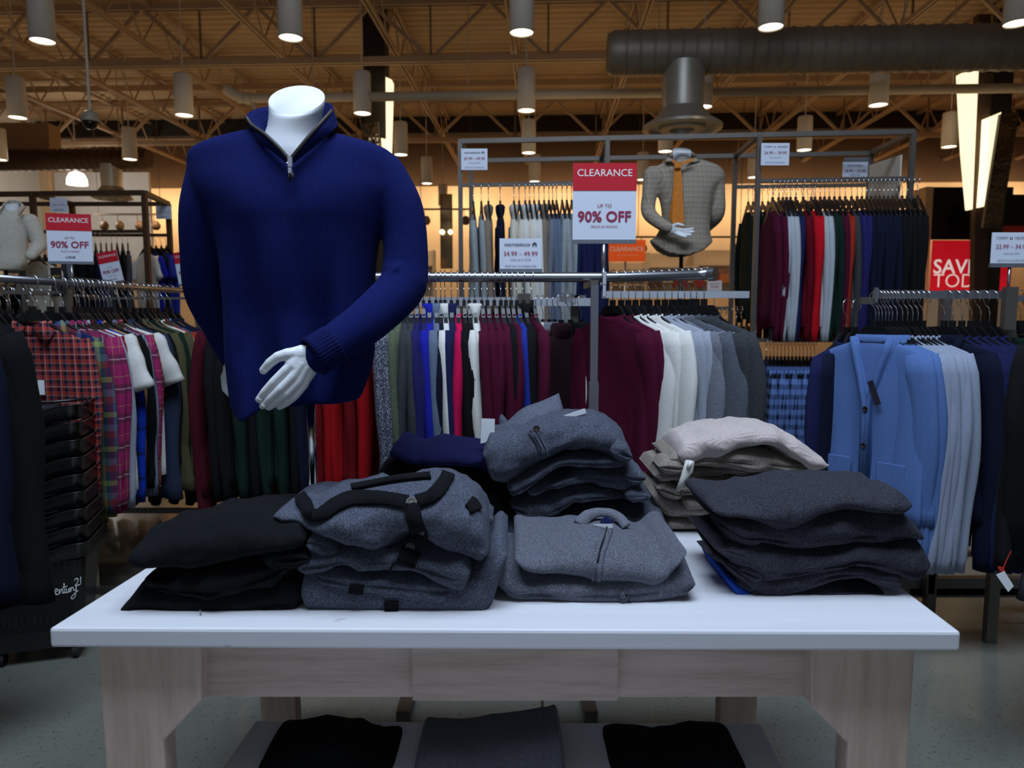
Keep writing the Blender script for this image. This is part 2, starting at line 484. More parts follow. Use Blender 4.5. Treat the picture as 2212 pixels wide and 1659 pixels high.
# spiral duct, near right
ductm = plain('galvanised_duct', (140, 128, 112), 0.5, 0.5, vary=0.15, vscale=2.5)
ducts = plain('bright_duct', (186, 180, 168), 0.4, 0.6, vary=0.1, vscale=2)
def duct(pxe, pyc, Y, r, toright, name, label, dpx, dtop, mat):
    a = inv_S(P(pxe, pyc, Y)); t = thing(name, label, 'air duct', S(a.x, a.y, a.z), -AX)
    L = (XR - 0.4 - a.x) if toright else (a.x - XL - 0.4); sg = 1 if toright else -1
    m = MB(); rings = []; x = 0.0; seg = 32
    def rg(x, rad, tw=0): return [Vector((sg * x, rad * math.cos(2*math.pi*k/seg), rad * math.sin(2*math.pi*k/seg))) for k in range(seg)]
    rings = [rg(0, r * 0.62), rg(0.0, r * 0.86), rg(0.07, r)]
    x = 0.19
    while x < L:
        rings += [rg(x, r), rg(x + 0.008, r + 0.012), rg(x + 0.02, r + 0.012), rg(x + 0.028, r)]
        x += 0.16
    m.rings(rings); m.build('duct_body', mat, t, smooth=True, auto=True)
    dx = inv_S(P(dpx, pyc, Y)).x - a.x
    m = MB(); H = dtop
    m.lathe((dx, 0, -H), [(0.0, 0.06), (r * 0.9, 0.10), (r * 0.98, H * 0.3), (r * 0.98, H - r * 0.55)], 32)
    c = m.build('drop_collar', ducts, t, smooth=True, auto=True)
    m = MB(); m.lathe((dx, 0, -H), [(r * 0.98, 0.20), (r * 1.35, 0.08), (r * 1.85, 0.0), (r * 1.87, -0.03), (r * 1.6, -0.05), (r * 1.5, 0.0), (r * 1.1, 0.0), (r * 1.05, -0.045), (r * 0.6, -0.05), (r * 0.55, 0.0), (0.01, 0.0)], 40)
    m.build('diffuser_cone', ducts, t, smooth=True, auto=True)
    m = MB()
    for xx in (0.6, 3.4): m = MB(); m.tube([(sg * xx, 0, r), (sg * xx, 0, ZC - a.z)], 0.008, 6); m.build('hanger_rod', steelp, t)
    return t
duct(1312, 116, 8.75, 0.25, True, 'spiral_duct', 'dark spiral duct crossing the upper right with a round diffuser below', 1476, 0.84, ductm)
duct(322, 343, 15.0, 0.21, False, 'spiral_duct', 'far brown spiral duct at upper left with a brass toned diffuser', 236, 0.76, plain('far_duct', (70, 48, 30), 0.5, 0.5))
# dome camera on a pole
p = P(195, 262, 7.0); t = thing('dome_camera', 'white and black security dome camera on a thin drop pole', 'security camera', p)
m = MB(); m.lathe((0, 0, 0), [(0.03, 0.10), (0.07, 0.07), (0.082, 0.0), (0.08, -0.005)], 24); m.build('camera_cap', plain('cam_white', (150, 136, 118), 0.5), t, smooth=True)
m = MB(); m.lathe((0, 0, -0.008), [(0.07, 0)] + [(0.07 * math.cos(q), -0.07 * math.sin(q)) for q in (0.3, 0.7, 1.1, 1.5)], 24); m.build('dome', plain('dome_black', (12, 10, 10), 0.15), t, smooth=True)
m = MB(); m.tube([(0, 0, 0.1), (0, 0, ZC - p.z)], 0.014, 8); m.build('pole', whitep, t)

# columns with glowing wings
colm = plain('column_brown', (66, 44, 28), 0.7); glow = plain('glow_panel', (255, 244, 214), 0.5, emit=(255, 240, 196), es=1.25); blk = plain('gloss_black', (14, 12, 11), 0.2)
def quad_prism(pts, Y, th):
    m = MB(); a = [P(x, y, Y) for x, y in pts]; b = [p + Vector((0, th, 0)) for p in a]
    m.rings([a, b]); return m
def floor_col(x0, x1, Y, th, name, mat, ztop=ZC, z0=0):
    m = MB(); a = XW(x0, Y); b = XW(x1, Y); m.box(a, b, Y, Y + th, z0, ztop); return m.build(name, mat)
t = quad_prism([(2113, 30), (2142, 30), (2131, 640), (2129, 861), (2101, 861), (2104, 640)], 11.6, 0.12).build('column', colm); struct(t)
t = floor_col(2108, 2150, 11.75, 0.12, 'column', plain('column_dark', (34, 26, 18), 0.8)); struct(t)
t = floor_col(797, 842, 11.9, 0.4, 'column', plain('column_dark2', (40, 32, 22), 0.8)); struct(t)
t = quad_prism([(2077, 158), (2114, 152), (2106, 330), (2101, 452), (2097, 452), (2086, 330)], 11.5, 0.14).build('light_wing', glow); tag(t, 'tall glowing wedge panel on the left side of the brown column', 'light panel')
t = quad_prism([(2139, 252), (2163, 242), (2149, 350), (2131, 445), (2127, 445), (2134, 350)], 11.4, 0.22).build('light_wing', glow); tag(t, 'shorter glowing wedge panel on the right side of the brown column', 'light panel')
t = quad_prism([(833, 166), (846, 172), (845, 212), (842, 325), (834, 325)], 11.7, 0.22).build('light_wing', glow); tag(t, 'narrow glowing strip beside the dark column behind the blue sweater', 'light panel')
t = quad_prism([(823, 298), (832, 300), (834, 335), (826, 335)], 11.5, 0.42).build('light_wing', glow); tag(t, 'small pale glowing sliver by the tilted screen', 'light panel')
mirr = bpy.data.materials.new('dark_mirror'); mirr.use_nodes = True; _b = mirr.node_tree.nodes['Principled BSDF']; _b.inputs['Metallic'].default_value = 1; _b.inputs['Roughness'].default_value = 0.12; _b.inputs['Base Color'].default_value = (0.25, 0.22, 0.18, 1)
_n = mirr.node_tree; bump(_n, _b, tex_noise(_n, 5, 2, objco(_n)), 0.5, 0.05)
def mirror_panel(pts, Y, label, name='tilted_mirror'):
    c = P(sum(p[0] for p in pts) / 4, sum(p[1] for p in pts) / 4, Y); t = thing(name, label, 'mirror', c)
    f = [P(x, y, Y) - c for x, y in pts]; m = MB(); m.rings([f, [p + Vector((0, 0.06, 0)) for p in f]]); m.build('frame', plain('mirror_frame', (70, 56, 40), 0.4), t)
    m = MB(); m.box(-.03, .03, .05, .85, -.03, .03); m.build('wall_arm', steelp, t)
    g2 = [p * 0.94 + Vector((0, -0.004, 0)) for p in f]; m = MB(); m.rings([g2, [p + Vector((0, 0.003, 0)) for p in g2]]); m.build('glass', mirr, t)
mirror_panel([(2162, 246), (2202, 242), (2162, 492), (2124, 492)], 11.2, 'long dark mirror panel leaning off the brown column at right')
mirror_panel([(778, 266), (817, 262), (819, 320), (784, 318)], 11.2, 'small tilted screen like mirror hung before the dark column', 'hanging_mirror')

# ---------- back wall dressing ----------
def wall_box(name, mat, px0, py0, px1, py1, Y, th, struct_=False, bev=0):
    a = P(px0, py0, Y); b = P(px1, py1, Y); m = MB(); m.box(min(a.x, b.x), max(a.x, b.x), Y, Y + th, min(a.z, b.z), max(a.z, b.z))
    o = m.build(name, mat, bevel=bev)
    return struct(o) if struct_ else o
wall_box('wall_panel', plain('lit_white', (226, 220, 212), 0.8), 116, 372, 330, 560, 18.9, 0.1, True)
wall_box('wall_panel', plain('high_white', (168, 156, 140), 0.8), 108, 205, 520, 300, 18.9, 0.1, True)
wall_box('wall_panel', plain('tan_box', (150, 118, 84), 0.8), -60, 265, 108, 330, 15.6, 0.4, True)
wall_box('wall_panel', wallm, -60, 362, 116, 620, 18.8, 0.1, True)
p = P(166, 386, 17.0); t = thing('dome_lamp', 'bright white dome lamp glowing before the white wall, far left', 'ceiling lamp', p)
m = MB(); m.lathe((0, 0, 0), [(0.22, -0.14), (0.21, 0.0), (0.15, 0.12), (0.03, 0.17)], 24); m.build('shade', plain('dome_glow', (255, 255, 250), 0.5, emit=(255, 252, 245), es=2.5), t, smooth=True)
m = MB(); m.tube([(0, 0, 0.16), (0, 0, ZC - p.z)], 0.012, 6); m.build('stem', whitep, t)
light('dome_light', 'POINT', p + Vector((0.1, -0.3, -0.5)), (0, 0, 0), 60, (1, 0.95, 0.88), shadow_soft_size=0.2)
# track rail with lamp heads
def track(pxs, py, Y, label):
    c = P(sum(pxs) / len(pxs), py, Y); t = thing('track_light', label, 'track light', c)
    m = MB(); x0 = XW(min(pxs) - 20, Y) - c.x; x1 = XW(max(pxs) + 20, Y) - c.x; m.box(x0, x1, -0.02, 0.02, -0.02, 0.02)
    m.tube([(x0 + 0.1, 0, 0), (x0 + 0.1, 0, ZC - c.z)], 0.008, 6); m.tube([(x1 - 0.1, 0, 0), (x1 - 0.1, 0, ZC - c.z)], 0.008, 6)
    m.build('rail', plain('rail_grey', (96, 74, 54), 0.5), t)
    for px in pxs:
        x = XW(px, Y) - c.x; m = MB(); m.tube([(x - 0.04, 0, -0.02), (x - 0.04, 0, -0.2)], 0.01, 6)
        m.lathe((x, 0.0, -0.36), [(0.05, 0.0), (0.095, 0.05), (0.10, 0.12), (0.06, 0.19), (0.02, 0.21)], 14)
        m.build('lamp_head', plain('rail_head', (120, 92, 66), 0.5), t, smooth=True)
track([240, 273, 315, 350], 463, 17, 'far track light with round heads above the dark clothes, left side')
track([924, 1008], 452, 17, 'far track light with two heads behind the knitwear frame')
track([1385, 1580], 512, 17, 'far track light seen either side of the checked shirt')
# wall mirror; two emissive spheres stand in for bright reflections in it
c = P(964, 500, 18.0); t = thing('wall_mirror', 'tall narrow brass framed mirror with two bright bulbs on the far wall', 'mirror', c)  # the two 'bulbs' are emissive spheres standing in for reflections
m = MB(); w_ = 26 / F * 18 / 2; h_ = 78 / F * 18; m.box(-w_, w_, 0, 0.08, -h_, h_); m.build('frame', plain('brass', (120, 86, 48), 0.35, 0.8), t)
m = MB(); m.box(-w_ * 0.8, w_ * 0.8, -0.01, 0, -h_ * 0.97, h_ * 0.97); m.build('glass', plain('pale_glass', (140, 124, 100), 0.15, 0.8), t)
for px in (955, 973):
    q = P(px, 501, 17.9) - c; m = MB(); m.lathe((q.x, q.y, q.z), [(0.005, -0.06), (0.05, -0.03), (0.06, 0.0), (0.05, 0.03), (0.005, 0.06)], 12); m.build('reflection_glint', plain('reflection_glow', (255, 240, 200), 0.5, emit=(255, 232, 180), es=6), t, smooth=True)
# shelves low on the far wall
shelfm = plain('shelf_white', (226, 206, 178), 0.7)
for i, (a, b, y0, y1) in enumerate(((1395, 1500, 545, 640), (1500, 1600, 538, 640), (895, 940, 540, 640), (1315, 1395, 566, 640), (0, 90, 588, 660))):
    t = thing('wall_shelf', ['pale wall shelving behind the checked shirt, left bay', 'pale wall shelving behind the checked shirt, right bay', 'pale wall shelving right of the blue elbow', 'pale wall shelving below the orange clearance board', 'pale wall shelving at the far left behind the white shirt'][i], 'shelving', P((a + b) / 2, y1, 16.5))
    x0 = XW(a, 16.5) - t.location.x; x1 = XW(b, 16.5) - t.location.x; h = P(a, y0, 16.5).z - t.location.z
    m = MB(); m.box(x0, x1, 0.3, 0.34, 0, h); m.box(x0, x0 + 0.05, 0, 0.3, -t.location.z, h); m.box(x1 - 0.05, x1, 0, 0.3, -t.location.z, h); m.build('panel', shelfm, t)
    for k in range(1, 3):
        m = MB(); m.box(x0 + 0.05, x1 - 0.05, 0, 0.3, h * k / 3 - 0.015, h * k / 3 + 0.015); m.build('shelf_board', shelfm, t)
# red and amber bags on that shelving
for i, (px, py, c_, w__) in enumerate(((1545, 606, (150, 52, 30), 0.3), (1562, 603, (190, 110, 60), 0.22), (1600, 608, (120, 34, 26), 0.3), (1470, 612, (130, 30, 24), 0.35), (1510, 612, (150, 40, 30), 0.25), (1415, 613, (80, 46, 30), 0.35))):
    p = P(px, py + 8, 16.4); t = thing('handbag', '%s handbag on far shelving, %s' % (['brick red', 'amber', 'dark red', 'crimson', 'rusty red', 'brown'][i], ['left of a small white card', 'glinting beside the brick red one', 'behind the small white card', 'right of the shirt mannequin pole', 'second right of the mannequin pole', 'left of the mannequin pole'][i]), 'handbag', p)
    m = MB(); m.rings([[(-w__/2, -0.08, 0), (w__/2, -0.08, 0), (w__/2, 0.08, 0), (-w__/2, 0.08, 0)], [(-w__/2*0.8, -0.05, 0.2), (w__/2*0.8, -0.05, 0.2), (w__/2*0.8, 0.05, 0.2), (-w__/2*0.8, 0.05, 0.2)]])
    m.build('bag_body', plain('bag%d' % i, c_, 0.5), t)
    m = MB(); m.tube([(w__*0.25*math.cos(q), 0, 0.2 + 0.1*math.sin(q)) for q in [math.pi*k/8 for k in range(9)]], 0.012, 6); m.build('handle', plain('bag%d' % i, c_, 0.5), t)
# ================= tables =================
topm = wood('table_top_paint', (214, 216, 222), (200, 202, 208), 'X', knots=False, rough=0.35)
legw = wood('whitewashed_pine', (196, 174, 160), (168, 144, 130), 'Z')
aprw = wood('whitewashed_apron', (186, 166, 154), (156, 134, 120), 'X')
def scuffs(name, c):
    m, n, b = base_mat(name)
    co = objco(n)
    g = tex_noise(n, 2.0, 5, mapping(n, co, (1.0, 12, 12)), 0.6)
    a = ramp(n, g, [(0.3, tuple(x * 0.93 for x in srgb(c))), (0.7, srgb(c))])
    s = tex_noise(n, 22, 2, mapping(n, co, (0.35, 1, 1.6)), 0.5)
    k = ramp(n, s, [(0.72, (0, 0, 0)), (0.76, (0.55,) * 3)])
    n.links.new(mix_node(n, k, a, col4(srgb((116, 100, 92)))), b.inputs['Base Color'])
    b.inputs['Roughness'].default_value = 0.38
    MC[name] = m
    return m
topm = scuffs('table_top_paint', (208, 208, 213))
TZ = 0.8
FL, FR, BL, BR = PZ(105, 1357, TZ), PZ(2077, 1365, TZ), PZ(540, 1085, TZ), PZ(1708, 1087, TZ)
yf = (FL.y + FR.y) / 2
t = thing('display_table', 'large white topped display table with pine legs carrying the folded sweaters', 'table', (0, yf + 0.4, 0))
def slab(poly, z0, z1):
    m = MB(); m.rings([[(p.x, p.y, z0) for p in poly], [(p.x, p.y, z1) for p in poly]]); return m
THK = TZ - P(1100, 1404, yf).z
m = slab([FL, FR, BR, BL], TZ - THK, TZ); m.v = rel(t, m.v); m.build('table_top', topm, t, bevel=0.006)
def leg(y0, y1, mir, back=False):
    pts = [(210, 1400), (434, 1400), (434, 1513), (352, 1602)]
    if mir: pts = [(1978, 1400), (1752, 1400), (1752, 1525), (1832, 1608)]
    q = [P(a, b, yf + 0.045) for a, b in pts]
    poly = [(q[0].x, TZ - THK), (q[1].x, TZ - THK), (q[2].x, q[2].z), (q[3].x, q[3].z), (q[3].x, 0), (q[0].x + (-0.006 if mir else 0.006), 0)]
    if back: poly = [(lerp(x, 0.0, 0.04), z) for x, z in poly]
    m = MB(); m.prism(poly, y0, y1); m.v = rel(t, m.v); return m.build('leg', legw, t, bevel=0.004)
for mir in (False, True):
    leg(yf + 0.045, yf + 0.10, mir); leg(BL.y - 0.12, BL.y - 0.065, mir, True)
def pbox(name, px0, px1, py0, py1, Y, th, mat, root, bev=0.002):
    a = P(px0, py0, Y); b = P(px1, py1, Y); m = MB(); m.box(a.x, b.x, Y, Y + th, b.z, TZ - THK); m.v = rel(root, m.v); return m.build(name, mat, root, bevel=bev)
pbox('apron', 425, 1762, 1400, 1506, yf + 0.075, 0.03, aprw, t)
pbox('drawer_front', 889, 1334, 1400, 1514, yf + 0.05, 0.025, aprw, t)
m = MB(); m.box(BL.x + 0.1, BR.x - 0.1, BL.y - 0.1, BL.y - 0.07, TZ - 0.14, TZ - THK); m.v = rel(t, m.v); m.build('apron', aprw, t)
for s in (-1, 1):
    m = MB(); xx = s * 0.72; m.box(xx - 0.015, xx + 0.015, yf + 0.1, BL.y - 0.12, TZ - 0.14, TZ - THK); m.v = rel(t, m.v); m.build('side_apron', aprw, t)

NZ = 0.42
n0, n1 = PZ(553, 1556, NZ), PZ(1642, 1563, NZ)
t2 = thing('nesting_table', 'low pale nesting table tucked under the large white table', 'table', (0, 1.3, 0))
fy = 1.02; vx = 69 / F
f0 = Vector((n0.x - (n0.y - fy) * vx, fy, 0)); f1 = Vector((n1.x - (n1.y - fy) * vx, fy, 0))
m = slab([f0, f1, n1, n0], NZ - 0.035, NZ); m.v = rel(t2, m.v); m.build('table_top', topm, t2, bevel=0.004)
for q in (f0, f1, n0, n1):
    s = 1 if q.x < 0 else -1; yy = q.y + (0.06 if q.y < 1.2 else -0.06)
    m = MB(); m.box(min(q.x + s * 0.05, q.x + s * 0.12), max(q.x + s * 0.05, q.x + s * 0.12), yy - 0.03, yy + 0.03, 0, NZ - 0.035); m.v = rel(t2, m.v); m.build('leg', legw, t2, bevel=0.003)
# back uprights of the rack base seen under the table top
# ================= folded sweaters =================
from mathutils.bvhtree import BVHTree
def fold(name, label, mat, st, Y0, D, wr=0.004, seed=0, grooves=(), cat='folded sweater', group=None, crest=0.5, end=0.05, M=84, n=3.4, freq=9.0, ridge=0.0, parent=None, top=0.45):
    st = sorted(st)
    Ym = Y0 + D * crest
    pts = []
    for s in st:
        px, pt, pb = s[:3]; dy = s[3] if len(s) > 3 else 0
        X = XW(px, Y0 + dy + 0.25 * D)
        uu = (px - st[0][0]) / (st[-1][0] - st[0][0]); ge = min(1.0, min(uu, 1 - uu) / 0.16); ge = ge * ge * (3 - 2 * ge)
        pts.append((X, P(px, pt, lerp(Y0 + 0.04, Ym, ge * top) + dy).z, P(px, pb, Y0 + dy + 0.01).z, dy))
    xa, xb = pts[0][0], pts[-1][0]; K = 46
    root = thing(name, label, cat, ((xa + xb) / 2, Y0 + D / 2, min(p[2] for p in pts)), 0, group) if parent is None else parent
    V = []; 
    for i in range(M + 1):
        u = i / M; u2 = 0.5 - 0.5 * math.cos(math.pi * u); u = lerp(u, u2, 0.7)
        X = lerp(xa, xb, u); zt, zb, dy = curve(pts, X)
        e = min(u, 1 - u) / end
        k = math.sqrt(max(0.0, 1 - (1 - min(1, e)) ** 2)) if e < 1 else 1.0
        k = max(k, 0.04)
        H = max(0.008, zt - zb); zm = zb + 0.42 * H
        Dk = D * (0.86 + 0.14 * k); yc = Y0 + dy + D / 2
        ring = []
        for j in range(K):
            a = 2 * math.pi * j / K
            c, s_ = math.cos(a), math.sin(a)
            sx = math.copysign(abs(c) ** (2 / n), c); sz = math.copysign(abs(s_) ** (2 / 2.3), s_)
            y = yc - sx * Dk / 2
            hz = (0.58 if s_ > 0 else 0.42) * H * k
            z = zm + sz * hz
            g_ = 0
            if c > 0.2:
                for gl in grooves: g_ += math.exp(-((sz - gl - 0.12 * math.sin(X * 14 + seed)) / 0.07) ** 2)
            y += g_ * min(0.011, H * 0.25) * c
            p = Vector((X, y, z))
            nv = Vector((0, -sx, sz)).normalized()
            q = Vector((X * freq + seed * 7.3, y * freq * 0.8, z * freq * 1.6))
            d = wr * (noise.fractal(q, 1.0, 2.0, 3) * 0.9 + (1 - 2 * abs(noise.noise(q * 1.7 + Vector((3, 1, seed)))) - 0.6) * 1.1)
            if ridge: d += ridge * math.sin(X * 31 + y * 23 + 3.0 * noise.noise(q * 0.8) + seed) * (0.4 + 0.6 * abs(c))
            if z - TZ < 0.01 and s_ < 0: d = 0
            p += nv * d * (0.3 + 0.7 * k)
            ring.append(p)
        V.append(ring)
    m = MB(); m.rings(V); m.v = rel(root, m.v)
    o = m.build('knit_body' if parent is None else 'tucked_sleeve', mat, root, smooth=True)
    root['_o'] = 1; del root['_o']
    BV[root.name] = BVHTree.FromPolygons([p + root.location for p in m.v], m.f) if parent is None else BV.get(root.name)
    return root
BV = {}
def hit(root, px, py, off=0.004):
    d = ray(px, py).normalized(); h = BV[root.name].ray_cast(Vector((0, 0, CAMZ)), d)
    if h[0] is None:
        h = BV[root.name].find_nearest(Vector((0, 0, CAMZ)) + d * (Vector((root.location.x, root.location.y, root.location.z)) - Vector((0, 0, CAMZ))).length)
    nn = h[1] if h[1].dot(d) < 0 else -h[1]
    return h[0] + nn * off
def sheet(parent, name, rows, mat, th=0.004, sub=4, world=True, smooth=True):
    """grid of points (rows) -> smooth sheet with thickness"""
    rows = [[Vector(p) for p in r] for r in rows]
    def refine(r):
        out = []
        pts = [(i,) + tuple(p) for i, p in enumerate(r)]
        for i in range((len(r) - 1) * sub + 1): out.append(Vector(curve(pts, i / sub)))
        return out
    rows = [refine(r) for r in rows]
    if len(rows) > 2:
        cols = list(zip(*rows)); cols = [refine(c) for c in cols]; rows = [list(r) for r in zip(*cols)]
    m = MB(); n_ = len(rows[0])
    for r in rows: m.v += r
    for i in range(len(rows) - 1):
        for j in range(n_ - 1):
            a = i * n_ + j; m.f.append((a, a + 1, a + n_ + 1, a + n_))
    if world: m.v = rel(parent, m.v)
    o = m.build(name, mat, parent, smooth=smooth)
    md = o.modifiers.new('thickness', 'SOLIDIFY'); md.thickness = th; md.offset = 0
    return o
def band(root, name, pts, width, mat, off=0.005, th=0.004):
    """strip laid on the cloth along pixel points, width in px across"""
    rows = [[], []]; q_ = [(k,) + tuple(p) for k, p in enumerate(pts)]; pts = [tuple(curve(q_, k / 5)) for k in range((len(pts) - 1) * 5 + 1)]
    for i, (x, y) in enumerate(pts):
        a = pts[max(0, i - 1)]; b = pts[min(len(pts) - 1, i + 1)]; dx, dy = b[0] - a[0], b[1] - a[1]; L = math.hypot(dx, dy) or 1
        nx, ny = -dy / L * width / 2, dx / L * width / 2
        rows[0].append(hit(root, x + nx, y + ny, off)); rows[1].append(hit(root, x - nx, y - ny, off))
    return sheet(root, name, rows, mat, th, 1)
def button(root, px, py, r, mat, rim):
    p = hit(root, px, py, 0.008); q = p - root.location; m = MB()
    d = (Vector((0, 0, CAMZ)) - p).normalized(); tilt = d.to_track_quat('Z', 'Y').to_matrix()
    m.lathe((0, 0, 0), [(0.0005, 0.0), (r * 0.55, 0.0), (r * 0.7, 0.002), (r, 0.002), (r, -0.002), (0.0005, -0.002)], 20)
    m.v = [tilt @ v + q for v in m.v]
    return m.build('button', mat, root, smooth=True, auto=True)
def tagcard(root, pts, Y, label=None, mat=None):
    a = [P(x, y, Y + (dy[0] if dy else 0)) for x, y, *dy in pts]
    m = MB(); b = [p + Vector((0, 0.0012, 0)) for p in a]; m.rings([a, b]); m.v = rel(root, m.v)
    o = m.build('price_tag', mat or plain('tag_white', (232, 234, 238), 0.6), root)
    if label: o['label'] = label
    return o
dgrey = fabric('charcoal_wool', (46, 46, 54), 0.4, 380, light=(78, 78, 90))
mgrey = fabric('mid_grey_wool', (84, 86, 96), 0.38, 380, light=(126, 128, 140))
mgrey2 = fabric('blue_grey_wool', (68, 72, 84), 0.4, 360, light=(112, 116, 132))
blackk = fabric('black_wool', (16, 17, 20), 0.2, 300)
navyk = fabric('navy_wool', (22, 22, 60), 0.15, 300)
trimk = fabric('black_trim', (14, 15, 18), 0.1, 300)
beige = fabric('taupe_wool', (126, 116, 108), 0.45, 420, light=(176, 168, 156))
cream = fabric('pale_pink_knit', (186, 172, 168), 0.14, 300, rib=170, ribdir=1, light=(204, 194, 190))
rblue = fabric('royal_cloth', (30, 66, 160), 0.15, 400)
bmat_ = plain('horn_button', (48, 40, 36), 0.3)
mtl = plain('snap_metal', (150, 146, 140), 0.3, 0.8)

# --- right hand pile, charcoal ---
G = 'dark charcoal sweaters stacked at the right end of the white table'
YR = 1.47
fold('folded_shirt', 'royal blue folded garment lying flat under the charcoal stack on the table', rblue, [(1572, 1225, 1262), (1590, 1240, 1290), (1650, 1262, 1300), (1809, 1285, 1309), (1951, 1270, 1312), (1960, 1265, 1308)], YR, 0.24, 0.002, 1, cat='folded shirt', M=60)
fold('folded_sweater', 'charcoal folded sweater at the bottom of the dark right stack, on the blue garment', dgrey, [(1590, 1225, 1270), (1657, 1240, 1301), (1698, 1245, 1308), (1793, 1240, 1306), (1860, 1250, 1298), (1920, 1262, 1300)], YR - 0.004, 0.24, 0.003, 2, (0.1,), group=G)
fold('folded_sweater', 'charcoal folded sweater second from the bottom of the dark right stack', dgrey, [(1560, 1185, 1225), (1600, 1190, 1262), (1652, 1205, 1298), (1730, 1200, 1291), (1793, 1190, 1268), (1856, 1195, 1258), (1904, 1205, 1274), (1950, 1215, 1285)], YR - 0.012, 0.25, 0.004, 3, (0.0,), group=G)
fold('folded_sweater', 'charcoal folded sweater in the middle of the dark right stack, its hem drooping right', dgrey, [(1541, 1168, 1195), (1590, 1150, 1228), (1619, 1140, 1250), (1656, 1150, 1270), (1730, 1160, 1259), (1793, 1160, 1246), (1856, 1150, 1234), (1935, 1150, 1255), (1983, 1150, 1270), (2007, 1175, 1245)], YR - 0.022, 0.27, 0.004, 4, (-0.3,), group=G)
fold('folded_sweater', 'charcoal folded sweater second from the top of the dark right stack', dgrey, [(1551, 1100, 1140), (1600, 1100, 1172), (1673, 1090, 1190), (1708, 1085, 1197), (1793, 1080, 1186), (1888, 1075, 1186), (1951, 1095, 1180), (1989, 1135, 1176)], YR - 0.02, 0.27, 0.006, 5, (-0.35,), group=G, ridge=0.003)
r1 = fold('folded_sweater', 'thick charcoal sweater on top of the dark right stack', dgrey, [(1535, 1080, 1120), (1560, 1072, 1124), (1600, 1054, 1132), (1651, 1040, 1144), (1698, 1032, 1162), (1761, 1026, 1130), (1825, 1026, 1112), (1888, 1032, 1114), (1930, 1044, 1122), (1958, 1062, 1108)], YR - 0.035, 0.28, 0.007, 6, (-0.6,), group=G, ridge=0.004, crest=0.55, n=2.8, top=1)
fold('folded_sweater', 'small charcoal cuff poking left from the dark right stack above the table', dgrey, [(1530, 1178, 1192), (1545, 1174, 1206), (1580, 1185, 1222), (1610, 1195, 1222)], YR + 0.03, 0.08, 0.003, 7, cat='folded sweater', M=24, group=G)

# --- front middle pile, mid grey ---
YM = 1.425
m2 = fold('folded_sweater', 'mid grey folded sweater lying flat under another in the front centre', mgrey, [(1075, 1240, 1282), (1095, 1215, 1302), (1118, 1205, 1314), (1180, 1205, 1312), (1243, 1205, 1320), (1300, 1205, 1323), (1370, 1200, 1323), (1430, 1190, 1316), (1480, 1195, 1307), (1499, 1225, 1285)], YM, 0.33, 0.004, 11, (-0.1,), n=2.6)
band(m2, 'seam_band', [(1340, 1282), (1355, 1302), (1372, 1322)], 16, mgrey)
m1 = fold('folded_sweater', 'mid grey zip front sweater laid flat with collar label showing, front centre', mgrey, [(1111, 1180, 1225), (1140, 1165, 1242), (1180, 1148, 1250), (1215, 1138, 1256), (1275, 1134, 1268), (1338, 1136, 1273), (1401, 1148, 1286), (1425, 1156, 1270), (1449, 1166, 1240), (1478, 1176, 1200)], YM - 0.005, 0.34, 0.005, 12, (-0.5,), n=2.6, ridge=0.002, top=1)
for dx in (-7, 7): band(m1, 'zip_placket', [(1312 + dx, 1146), (1300 + dx, 1180), (1291 + dx, 1215), (1285 + dx, 1262)], 9, mgrey, 0.003)
m = MB(); m.tube(rel(m1, [hit(m1, x, y, 0.004) for x, y in ((1311, 1142), (1300, 1180), (1291, 1215), (1285, 1262))]), 0.0016, 6); m.build('zipper', trimk, m1)
def collar(root, rows, mat, name='collar', th=0.006):
    return sheet(root, name, [[P(x, y, Y) for x, y, Y in r] for r in rows], mat, th)
mrib = fabric('mid_grey_rib', (100, 102, 112), 0.3, 380, rib=260, ribdir=0)
collar(m1, [[(1240, 1125, 1.60), (1262, 1104, 1.62), (1290, 1098, 1.645), (1320, 1100, 1.645), (1345, 1112, 1.62), (1362, 1132, 1.60)], [(1262, 1140, 1.585), (1280, 1122, 1.61), (1297, 1115, 1.63), (1315, 1116, 1.63), (1332, 1126, 1.61), (1345, 1142, 1.585)]], mrib)
tagcard(m1, [(1281, 1133), (1322, 1132), (1325, 1138), (1318, 1143)], 1.575)
tagcard(m1, [(1295, 1130), (1306, 1115), (1324, 1122), (1322, 1134)], 1.585, 'navy woven neck label', plain('navy_label', (24, 34, 96), 0.7))

# --- tall grey cardigan pile behind ---
G = 'mid grey button cardigans heaped behind the front centre sweaters'
YC = 1.84
fold('folded_cardigan', 'grey cardigan at the very bottom of the tall centre heap, sleeve spread left', mgrey2, [(1084, 1112, 1135), (1095, 1105, 1168), (1110, 1105, 1172), (1180, 1100, 1165), (1300, 1085, 1160), (1395, 1080, 1152), (1430, 1095, 1150), (1440, 1120, 1143)], YC, 0.30, 0.006, 21, (-0.2,), 'folded cardigan', G)
fold('folded_cardigan', 'grey cardigan second from the bottom of the tall centre heap', mgrey2, [(1102, 1080, 1100), (1116, 1065, 1124), (1150, 1058, 1135), (1196, 1050, 1126), (1243, 1040, 1094), (1338, 1040, 1090), (1390, 1050, 1086), (1404, 1060, 1076)], YC - 0.02, 0.29, 0.007, 22, (0.0, -0.5), 'folded cardigan', G, ridge=0.004)
fold('folded_cardigan', 'grey cardigan in the middle of the tall centre heap, cuff out at right', mgrey2, [(1138, 1045, 1070), (1160, 1030, 1074), (1200, 1020, 1062), (1259, 1000, 1052), (1306, 1000, 1064), (1345, 1000, 1068), (1375, 1005, 1056), (1393, 1018, 1040)], YC - 0.03, 0.28, 0.007, 23, (0.1,), 'folded cardigan', G, ridge=0.004)
